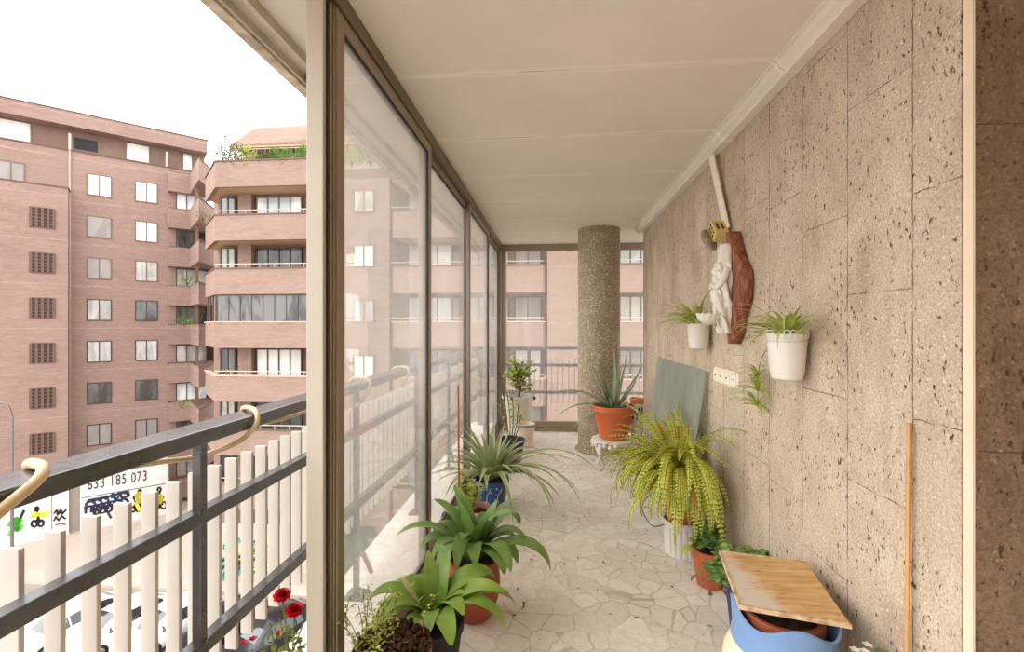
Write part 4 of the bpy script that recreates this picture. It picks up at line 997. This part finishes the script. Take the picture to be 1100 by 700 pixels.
# tall painted jar beside it
jr = thing('painted_jar', 'tall white jar with an orange rim and blue motifs between aloe and glass sheet', 'jar', (.845, 4.80, 0))
MB().lathe([(0,0),(.055,0),(.058,.30),(.062,.60),(.063,.66),(.056,.66),(.052,.55),(0,.5)], 32).build('body', M['white_pot'], jr, smooth=40)
MB().lathe([(.0632,.625),(.068,.635),(.069,.672),(.065,.678),(.056,.66)], 32).build('rim', plain('orange_glaze', (228,130,60), .3), jr, smooth=40)
m_ = MB()
for i in range(9):
    a = -3.0+i*.32; m_.obox((.0625*math.cos(a), .0625*math.sin(a), .50+.07*(i % 2)), (-math.sin(a)*.008, math.cos(a)*.008, 0), (0,0,.03), (math.cos(a)*.002, math.sin(a)*.002, 0))
m_.build('blue_motif', M['ink_blue'], jr)
m_ = MB().tube(catmull([(-.060,-.02,.63),(-.10,-.04,.60),(-.11,-.04,.53),(-.060,-.02,.47)], 6), .009, 7); m_.build('handle', M['cream'], jr, smooth=60)
# greenish glass sheet leaning on the wall
gp = MB(); a0, a1 = 3.08, 4.42; th = .012
bx, tx_ = .80, .972
gp.add([(bx,a0,.002),(bx,a1,.002),(tx_,a1,1.115),(tx_,a0,1.115),(bx+th,a0,.002),(bx+th,a1,.002),(tx_+th,a1,1.115),(tx_+th,a0,1.115)], [(0,1,2,3),(7,6,5,4),(0,3,7,4),(1,5,6,2),(3,2,6,7),(0,4,5,1)])
g_ = gp.build('glass_sheet', M['sheet_glass']); tag(g_, 'greenish glass sheet leaning on the stone wall behind the fern', 'glass sheet')
# fern
rng = random.Random(61)
fr = thing('potted_fern', 'big yellow-green fern in a terracotta pot set in a white fluted pot', 'potted plant', (.795, 2.98, 0))
MB().lathe([(0,0),(.098,0),(.098,.012),(.0985,.014),(.104,.165),(.104,.17),(.112,.18),(.112,.205),(.103,.208),(.098,.16),(0,.15)], 144, fn=lambda r, z, t: (r*(1-(.085*max(0, math.cos(18*t))**1.5 if 0 < z < .171 and r > .09 else 0)), z)).build('fluted_pot', M['white_pot'], fr, smooth=40)
make_pot(fr, .075, .112, .21, M['terracotta'], .008, .04, z=.152, name='inner_pot')
def frond(m_, st_, b, az, L, e0, e1, W):
    p = Vector(b); n = 30; prev = p.copy(); P = []
    for i in range(n+1):
        u = i/n; e = math.radians(e0+(e1-e0)*u**1.1); d = Vector((math.cos(az)*math.cos(e), math.sin(az)*math.cos(e), math.sin(e))); P.append((p.copy(), d)); p = p+d*(L/n)
    st_.tube([q for q, _ in P[::2]], .0022, 4)
    for i, (q, d) in enumerate(P):
        u = i/n
        if u < .12: continue
        wl2 = W*math.sin(PI*min(.98, .1+.88*u))**.7*(1.05-.25*u); side = Vector((-math.sin(az), math.cos(az), 0)); up = d.cross(side)*-1
        for sgn in (-1, 1):
            t_ = q+side*sgn*wl2+d*wl2*.28-Vector((0,0,wl2*rng.uniform(.05,.35))); h_ = d*(L/n*.42)
            m_.add([q-h_*.8, q+h_, t_+h_*.35, t_-h_*.5], [(0,1,2,3) if sgn > 0 else (3,2,1,0)])
m_ = MB(); s_ = MB(); mo = MB()
def wall_cut(az, L): return min(L, .07/max(math.cos(az), .05)) if math.cos(az) > .2 else L
for i in range(230):
    az = rng.random()*2*PI; k = rng.random(); up = k < .5
    if up: L, e0, e1 = rng.uniform(.54,.86), rng.uniform(78,90), rng.uniform(-120,-40)
    else: L, e0, e1 = rng.uniform(.34,.54), rng.uniform(66,86), rng.uniform(-112,-75)
    if math.cos(az) > .25:
        az = math.copysign(rng.uniform(1.35, 1.9), math.sin(az)); L *= .8; e1 = rng.uniform(-115, -50)
    if math.sin(az) > -.3 and math.cos(az) < .3: L *= .78; e0 = max(e0, 80)
    elif math.cos(az) < -.3: L *= .74; e0 = max(e0, 78)
    cut = wall_cut(az, L); e0 = e0 if cut >= L else max(e0, 84); L = L if cut >= L else rng.uniform(.3, .60); e1 = e1 if cut >= L else rng.uniform(40, 70); az = az if cut >= L else az + (.9 if az < PI else -.9)*rng.uniform(.3, 1); e0 = e0 if cut >= L else rng.uniform(86, 90)
    frond(mo if rng.random() < .06 else m_, s_, (.05*math.cos(az), .05*math.sin(az), .33), az, L, e0, e1, rng.uniform(.026,.036))
for i in range(130):
    az = rng.choice((-1, 1))*rng.uniform(1.2, 3.1); r_ = .05
    frond(mo if i % 22 == 0 else m_, s_, (r_*rng.uniform(-1,1), r_*rng.uniform(-1,1), .33), az, rng.uniform(.58,.90)*(.84 if math.cos(az) < -.5 else 1), rng.uniform(84,90), rng.uniform(-85,5), rng.uniform(.026,.036))
for (az, L, e0, e1) in ((-1.4,.70,66,-108),(-1.9,.66,66,-108),(-1.65,.60,70,-112),(-2.5,.62,62,-100)):
    frond(m_, s_, (.03*math.cos(az), .03*math.sin(az), .33), az, L, e0, e1, .03)
m_.build('fronds', M['leaf_fern'], fr); mo.build('withered_fronds', M['leaf_fern_old'], fr); s_.build('frond_stems', M['green_stem'], fr)
MB().tube(catmull([(-.06,-.02,.36),(-.16,-.06,.40),(-.25,-.06,.30),(-.20,-.10,.20),(-.115,-.06,.19)], 8), .003, 6).build('wire_hook', M['wire'], fr)
# small terracotta pot with trailing leaves
def trailing(root, rng, n, zb, r0, reach, mat, size=.03, azr=(0, 6.28), up=.06):
    m_ = MB(); s2 = MB()
    for i in range(n):
        a = rng.uniform(*azr); rr = rng.uniform(.3,1)*reach; b = Vector((r0*.4*math.cos(a), r0*.4*math.sin(a), zb)); e = Vector((rr*math.cos(a), rr*math.sin(a), zb+rng.uniform(min(0, up)-.01 if up > .05 else -.06, up))); mid = (b+e)/2+Vector((0,0,rng.uniform(.03,.09))); P = catmull([b, mid, e], 5)
        s2.tube(P, .0016, 4); leaflets(m_, rng, P[2:], size, 2, .02, .85)
    m_.build('foliage', mat, root); s2.build('stem', M['stem'], root)
rng = random.Random(71)
p9 = thing('potted_creeper', 'small terracotta pot with bushy dark green leaves next to the fern', 'potted plant', (.85, 2.62, 0))
make_pot(p9, .066, .088, .195, M['terracotta'], .008); trailing(p9, rng, 34, .20, .05, .095, M['leaf_ivy'], .032, up=.10)
m_ = MB()
for i in range(10):
    a = rng.uniform(-2.9,-.8); m_.leaf((.092*math.cos(a), .092*math.sin(a), rng.uniform(.0,.16)), a, rng.uniform(-30,10), -80, .05, .02, 4)
m_.build('dry_leaves', M['dead_leaf'], p9)
lf = MB(); lf.leaf((-.07,-.03,.19), 3.4, 25, -35, .10, .075, 8, broad, .2); lf.build('large_leaf', M['leaf_small'], p9)
p10 = thing('potted_creeper', 'dark blue pot with trailing green leaves half hidden by the wooden board', 'potted plant', (.87, 2.2, 0))
make_pot(p10, .06, .085, .26, M['ink_blue'], .006); trailing(p10, rng, 40, .27, .06, .20, M['leaf_ivy'], .034, (-.3, 3.4), up=.03)
trailing(p10, rng, 2, .28, .06, .11, M['leaf_ivy'], .03, (2.8, 3.8), up=-.02)
# ceramic planter with blue rim
pl = thing('ceramic_planter', 'large white bellied planter with a scalloped blue rim at the lower right', 'planter', (.765, 1.625, 0))
R0 = .146
MB().lathe([(0,0),(.12,0),(.15,.04),(.182,.14),(.192,.22),(.182,.30),(.156,.355),(R0,.372),(R0-.008,.36),(.17,.25),(0,.23)], 48).build('body', M['cream'], pl, smooth=40)
wv = lambda r, z, t: (r + (.0 if z < .40 else .006), z + ((.020 + .020*math.cos(4*t+.6)) if z > .40 else 0))
MB().lathe([(.158,.345),(.161,.355),(.155,.385),(.153,.43),(.155,.44),(.148,.445),(.142,.43),(.140,.385),(.1405,.25)], 64, fn=wv).build('scalloped_rim', M['blue_glaze'], pl, smooth=50)
ip = thing('terracotta_pot', 'terracotta pot inside the white and blue planter under the board', 'pot', (.765, 1.635, .2335))
make_pot(ip, .09, .118, .222, M['terracotta_old'], .008, .035)
# worn wooden board on top
A = Vector((.665, 1.93, .494)); B = Vector((.955, 1.85, .500)); Cc = Vector((.885, 1.475, .503)); D = Vector((.60, 1.555, .497))
ux = (B-A+Cc-D)/4; uy = (A-D+B-Cc)/4; cen = (A+B+Cc+D)/4; nn = ux.cross(uy).normalized()
cen = cen + Vector((0, 0, .006))
bd = thing('wooden_board', 'worn square wooden board lying across the planter', 'board', tuple(cen))
def mk_board():
    t = NT('worn_board'); v = t.obj(); q = t.mapping(v, (3, 22, 10), (0, 0, math.radians(-15)))
    c = t.ramp(t.noise(q, 2.0, 5, .6, .6), [(.3, lin((176,130,80))), (.7, lin((218,180,126)))])
    s = t.new('ShaderNodeSeparateXYZ'); t.l.new(v, s.inputs[0])
    edge = t.math('ADD', t.math('MULTIPLY', s.outputs['X'], -5.5), t.math('MULTIPLY', s.outputs['Y'], -1.0))
    f = t.ramp(t.math('ADD', edge, t.noise(v, 16, 5)), [(.72, 0.), (.98, .8), (1, .9)])
    c = t.mix(f, c, lin((204,190,174))); c = t.mix(t.ramp(t.noise(q, 5, 4), [(.30, .8), (.36, 0.)]), c, lin((96,60,34))); t.color(c); t.rough(.75); t.bump(t.noise(q, 6, 5), .35, .004); return t.m
m_ = MB().obox((0,0,0), ux, uy, nn*.0055); m_.build('veneer_face', mk_board(), bd, bevel=.0015)
eg = MB(); 
for sgn in (-1, 1): eg.obox(uy*sgn*1.0, ux*1.012, uy.normalized()*.004, nn*.0075); 
eg.obox(-ux*1.0, ux.normalized()*.004, uy*1.02, nn*.0075)
eg.build('edge_strip', plain('chipped_edge', (222,200,164), .7, .15, 30, lo=(150,104,62)), bd)
# bamboo cane by the wall
cn = MB(); P = [(.972, 1.375, .0), (.975, 1.378, .55), (.984, 1.382, 1.135)]; cn.tube(P, .0065, 10)
for z in (.22, .48, .75, .98): cn.tube([(.974+.0105*z, 1.376+.006*z-.001, z-.004), (.974+.0105*z, 1.376+.006*z-.001, z+.004)], .0075, 10)
tag(cn.build('bamboo_cane', M['bamboo'], smooth=50), 'thin bamboo cane leaning upright on the stone wall beside the planter', 'cane')
# white flowering plant at bottom edge
rng = random.Random(81)
wf = thing('flowering_plant', 'small plant with white blossoms at the foot of the wall by the planter', 'potted plant', (.925, 1.44, 0))
make_pot(wf, .045, .058, .375, M['terracotta'], .005, .025)
m_ = MB(); leaflets(m_, rng, [(rng.uniform(-.03,.03), rng.uniform(-.03,.03), rng.uniform(.33,.385)) for _ in range(12)], .04, 2, .015, .7); m_.build('foliage', M['leaf_ivy'], wf).location.z = .05
m_ = MB()
for q in ((-.02,.0,.405),(.0,.02,.412),(-.035,.02,.395)):
    for k in range(5): m_.leaf(q, k*1.256, 25, -10, .016, .012, 3)
m_.build('blossom', M['petal_white'], wf).location.z = .05; MB().tube([(0,0,.30), (-.02,.01,.40)], .002, 5).build('stem', M['green_stem'], wf).location.z = .05

# ------------------------------------------------------------------ on the wall
rng = random.Random(91)
def wall_pot(name, label, loc, rb, rt, h, lace, n, L, az0):
    root = thing(name, label, 'wall planter', loc, 0, 'white wall planters with spider plants')
    MB().lathe([(0,0),(rb*.6,.0),(rb*.9,.008),(rb,.03),(rt,h),(rt-.006,h),(rt-.01,h-.04),(0,h-.045)], 36).build('pot', M['white_pot'], root, smooth=40)
    MB().lathe([(rt-.011,h-.035),(.02,h-.028),(.001,h-.028)], 16).build('soil', M['soil'], root)
    if lace:
        m_ = MB()
        for k in range(22):
            a = 2*PI*k/22; c_ = Vector((rt*math.cos(a), rt*math.sin(a), h+.004)); s_ = Vector((-math.sin(a), math.cos(a), 0))
            P = [c_+s_*(.0105*math.cos(q))+Vector((0,0,.0105*math.sin(q))) for q in [PI*2*i/10 for i in range(11)]]; m_.tube(P, .0022, 5)
            P = [c_+s_*(.0105*math.cos(q))+Vector((0,0,-.016+.008*math.sin(q))) for q in [PI*2*i/10 for i in range(11)]]; m_.tube(P, .002, 5)
        m_.lathe([(rt,h-.032),(rt+.003,h-.030),(rt,h-.027)], 36); m_.build('lace_rim', M['white_pot'], root, smooth=60)
    m_ = MB(); m_.box(rt-.008, rt+.004, -.02, .02, h*.35, h*.6); m_.build('wall_bracket', M['metal'], root)
    m_ = MB()
    for i in range(n):
        a = rng.uniform(*az0); m_.leaf((.02*math.cos(a), .02*math.sin(a), h-.03), a, rng.uniform(30,82), rng.uniform(-85,10), rng.uniform(*L)*(.5 if math.cos(a) > .3 else 1), rng.uniform(.013,.021), 10, blade, .4, 0, rng.uniform(-.3,.3))
    m_.build('foliage', M['leaf_spider'], root, smooth=70); return root
wall_pot('wall_planter', 'larger white wall pot with a lacy rim and spider plant', (.922, 1.93, 1.19), .060, .073, .185, True, 64, (.14,.26), (1.2, 5.1))
wall_pot('wall_planter', 'smaller plain white wall pot with a spider plant beside the figure', (.925, 3.06, 1.255), .060, .068, .165, False, 64, (.20,.36), (1.4, 4.9))
# hanging plantlet
hp = thing('spider_plantlet', 'loose spider plantlet hanging on the bare wall below the lacy pot', 'plantlet', (.955, 2.27, 1.10))
m_ = MB()
for i in range(54):
    a = rng.uniform(1.2, 5.1); zz = rng.choice((.06, .0, -.07)); m_.leaf((0,0,zz), a, rng.uniform(10,80), rng.uniform(-85,-20), rng.uniform(.10,.18), .014, 8, blade, .4)
m_.build('foliage', M['leaf_spider'], hp, smooth=70)
P = catmull([Vector((.945, 1.98, 1.33))-Vector((.955,2.27,1.10)), Vector((-.03,-.16,.20)), Vector((-.01,-.04,.12)), Vector((0,0,.0)), Vector((.0,.0,-.08))], 8)
MB().tube(P, .0022, 5).build('runner', M['green_stem'], hp)
# driftwood plaque with white figure and shell bowl
pq = thing('driftwood_plaque', 'dark red-brown driftwood plaque hanging on the stone wall', 'plaque', (.968, 2.535, 1.31))
m_ = MB(); n = 26; V_ = []
for i in range(n+1):
    u = i/n; z = .60*u; w_ = (.012+.098*math.sin(PI*min(.985, .02+.93*u**.9))**.8)*(1-.30*u)*(1+.34*mnoise.noise(Vector((u*6, 0, 3)))); cy = .055-.075*math.sin(PI*u)+.02*math.sin(u*9)
    for (fy, fx) in ((-1,.0), (-.92,-.018), (-.5,-.03), (0,-.034), (.5,-.03), (.92,-.018), (1,.0), (.9,.024), (-.9,.024)):
        V_.append((fx+.006*mnoise.noise(Vector((u*11, fy*3, 0))), cy+fy*w_*(1+.28*mnoise.noise(Vector((u*13, fy*2, 5)))), z))
k_ = 9; m_.add(V_, [(i*k_+j, i*k_+(j+1) % k_, (i+1)*k_+(j+1) % k_, (i+1)*k_+j) for i in range(n) for j in range(k_)] + [tuple(range(k_))[::-1], tuple(range(n*k_, (n+1)*k_))])
m_.build('wood', M['bark'], pq, smooth=50)
fg = thing('plaster_figure', 'white draped plaster figure with a shell bowl fixed on the driftwood plaque', 'figurine', (.918, 2.585, 1.365))
pr = [(0,0),(.03,.0),(.036,.03),(.05,.12),(.058,.20),(.055,.26),(.05,.31),(.054,.345),(.044,.375),(.022,.392),(.018,.40),(0,.402)]
pr = [(pr[k][0]+(pr[k+1][0]-pr[k][0])*q/4, pr[k][1]+(pr[k+1][1]-pr[k][1])*q/4) for k in range(len(pr)-1) for q in range(4)] + [pr[-1]]
MB().lathe(pr, 56, fn=lambda r, z, t: (r*(1+.20*math.sin(7*t+z*34)+.30*mnoise.noise(Vector((math.cos(t)*3, math.sin(t)*3, z*28)))), z)).build('robe', M['plaster'], fg, smooth=60)
m_ = MB().ball((0,0,.432), .034, 14, 10, (.95,.85,1.2)); m_.ball((-.034,-.004,.430), .0065, 6, 5); m_.ball((-.029,.012,.44), .005, 6, 4); m_.ball((-.029,-.012,.44), .005, 6, 4)
m_.build('head', M['plaster'], fg, smooth=60)
m_ = MB().lathe([(.046,.30),(.05,.36),(.042,.41),(.043,.445),(.034,.475),(.0,.485)], 24, (.008,0,0), fn=lambda r, z, t: (r*(1+.05*math.sin(7*t)), z)); m_.build('veil', M['plaster'], fg, smooth=60)
for sy in (-1, 1):
    m_ = MB().tube(catmull([(0,sy*.045,.345),(-.03,sy*.058,.28),(-.058,sy*.03,.245),(-.068,sy*.006,.262)], 6), [.02]*7+[.017]*6+[.012]*6, 8); m_.build('arm', M['plaster'], fg, smooth=60)
m_ = MB(); rg = random.Random(5)
for i in range(9):
    a0 = PI+rg.uniform(-1.3,.9); z0 = rg.uniform(.06,.34); P = [Vector(((.054)*math.cos(a0+q*.22), (.054)*math.sin(a0+q*.22), z0-.012*q*q*.5+.008)) for q in range(5)]; m_.tube(P, [.005,.010,.012,.010,.004], 7)
for i in range(7): m_.ball((-.052+.006*rg.random(), rg.uniform(-.03,.03), .22+.02*i), .014, 8, 6, (.8,1,1), .4, i)
m_.build('drapery_fold', M['plaster'], fg, smooth=60)
m_ = MB().lathe([(0,0),(.03,.004),(.055,.025),(.066,.055),(.068,.062),(.062,.062),(.05,.035),(0,.015)], 44, (-.075,.012,.045), fn=lambda r, z, t: (r*(1+.07*math.cos(13*t)), z+.004*math.cos(13*t)*(r > .05)))
m_.build('shell_bowl', M['plaster'], fg, smooth=50)
# roof tile house ornament
hs = thing('house_ornament', 'small yellow house ornament under a grey curved tile above the plaque', 'ornament', (.925, 2.77, 1.905))
aa = Vector((0, -.72, -.69)).normalized(); bb = Vector((-.85, -.33, .34)); bb = (bb-aa*bb.dot(aa)).normalized(); nn2 = aa.cross(bb).normalized(); cc_ = Vector((0, -.69, .72))
m_ = MB(); b_ = MB().ball((0,0,0), 1, 40, 14)
V_ = []
for v in b_.v:
    v = Vector(v); rib = 1+.035*math.cos(22*math.atan2(v.y, v.x)); V_.append(aa*v.x*.098*rib + bb*v.y*.046*rib + nn2*v.z*.026 + Vector((-.03,.0,-.005)))
m_.add(V_, b_.f); m_.build('roof_tile', M['tile_grey'], hs, smooth=50)
hc = Vector((.012, -.034, .038)); xx_ = Vector((1,0,0))
MB().obox(hc, xx_*.036, aa*.062, cc_*.034).build('house_wall', M['ochre'], hs, bevel=.003)
m_ = MB()
for p_ in (-.038, -.008, .030):
    for q_ in (-.012, .014): m_.obox(hc - xx_*.0362 + aa*p_ + cc_*q_, xx_*.002, aa*.009, cc_*.007)
for x_ in (-.014, .012): m_.obox(hc + cc_*.0342 + xx_*x_, xx_*.006, aa*.03, cc_*.0015)
m_.build('small_window', M['ink'], hs)
# pale duct strip from cornice
a = Vector((.962, 2.95, 2.475)); b = Vector((.978, 2.72, 1.945)); d = (b-a); L = d.length; d.normalize(); sd_ = Vector((0,1,0)); sd_ = (sd_-d*sd_.dot(d)).normalized(); nd = d.cross(sd_)
m_ = MB().obox((a+b)/2, d*L/2, sd_*.034, nd*.006); du = m_.build('strip', M['plastic'], bevel=.004); du.name = 'cable_cover_strip'
tag(du, 'pale plastic strip slanting from the cornice down to the house ornament', 'strip')
# switches
sw = thing('socket_plate', 'row of ivory sockets and switches low on the stone wall', 'socket', (WX, 2.78, 1.11))
MB().box(-.012, 0, -.18, .18, -.045, .045).build('plate', M['plastic'], sw, bevel=.004)
for i in range(4):
    y = -.135+i*.09; f_ = MB().box(-.022, -.012, y-.036, y+.036, -.036, .036).build('switch' if i else 'socket_face', M['plastic'], sw, bevel=.004)
    m_ = MB()
    if i == 0:
        for s_ in (-1, 1): m_.tube([(-.0235, y+s_*.01, 0), (-.021, y+s_*.01, 0)], .004, 8)
    else: m_.box(-.0232, -.0218, y-.014, y+.014, -.005, .005)
    m_.build('socket_hole' if i == 0 else 'toggle', M['ink_grey'], f_)

# ------------------------------------------------------------------ rose bush outside the railing glass line
rng = random.Random(101)
rb_ = thing('rose_bush', 'rose bush with two red blooms beside the railing and the pale post', 'potted plant', (-.865, 1.44, 0))
make_pot(rb_, .07, .10, .2, M['terracotta'], .008)
st_ = MB(); lv = MB()
def W2(px, py, y):
    r = ray(px, py); t_ = y/r.y; q = Vector((r.x*t_, y, HC+r.z*t_)); return q - Vector((-.865, 1.44, 0))
tips = [W2(303, 641, 1.50), W2(316, 657, 1.47)]
for e in tips + [W2(326, 668, 1.47), W2(290, 668, 1.46), W2(280, 690, 1.46), W2(300, 664, 1.52), W2(270, 697, 1.45), W2(322, 690, 1.5)]:
    b = Vector((rng.uniform(-.02,.02), rng.uniform(-.02,.02), .16)); P = catmull([b, (b+e)/2+Vector((rng.uniform(-.02,.02), 0, .0)), e], 7); st_.tube(P, .0028, 5)
    leaflets(lv, rng, P[6:-3], .028, 2, .022, .6)
st_.build('stem', M['green_stem'], rb_); lv.build('foliage', M['rose_leaf'], rb_)
for e in tips:
    m_ = MB()
    for ring_, (np_, el, L) in enumerate(((5, 85, .020), (7, 68, .025), (9, 46, .028), (10, 18, .03), (8, -8, .027))):
        for k in range(np_):
            m_.leaf(e+Vector((0,0,.002)), k*2*PI/np_+ring_*.4+rng.uniform(-.2,.2), el, el-18, L, .026, 4, lambda u: math.sin(PI*min(.9, .2+.75*u))**.6, .35)
    m_.build('bloom', M['petal'], rb_, smooth=70)
m_ = MB()
for q in (W2(262, 692, 1.45), W2(272, 688, 1.46), W2(299, 682, 1.5)):
    for k in range(6): m_.leaf(q, k, 40, 10, .018, .012, 3)
m_.build('young_red_leaves', M['petal'], rb_)

# dry leaf litter on the floor
rng = random.Random(111); m_ = MB()
for i in range(95):
    u = rng.random(); y = 2.2+3.0*rng.random() if i < 60 else rng.uniform(4.4, 5.1); x = rng.uniform(-.2, .85) if i < 60 else rng.uniform(.2, .9)
    m_.leaf((x, y, .004), rng.random()*6.28, rng.uniform(0,12), rng.uniform(-12,0), rng.uniform(.012,.034), rng.uniform(.006,.014), 3, fold=.3)
tag(m_.build('leaf_litter', M['dead_leaf']), 'scattered dry leaf crumbs on the pale paved floor', 'leaf litter', None, 'stuff')
for o in list(bpy.data.objects):
    if '_o' in o: del o['_o']
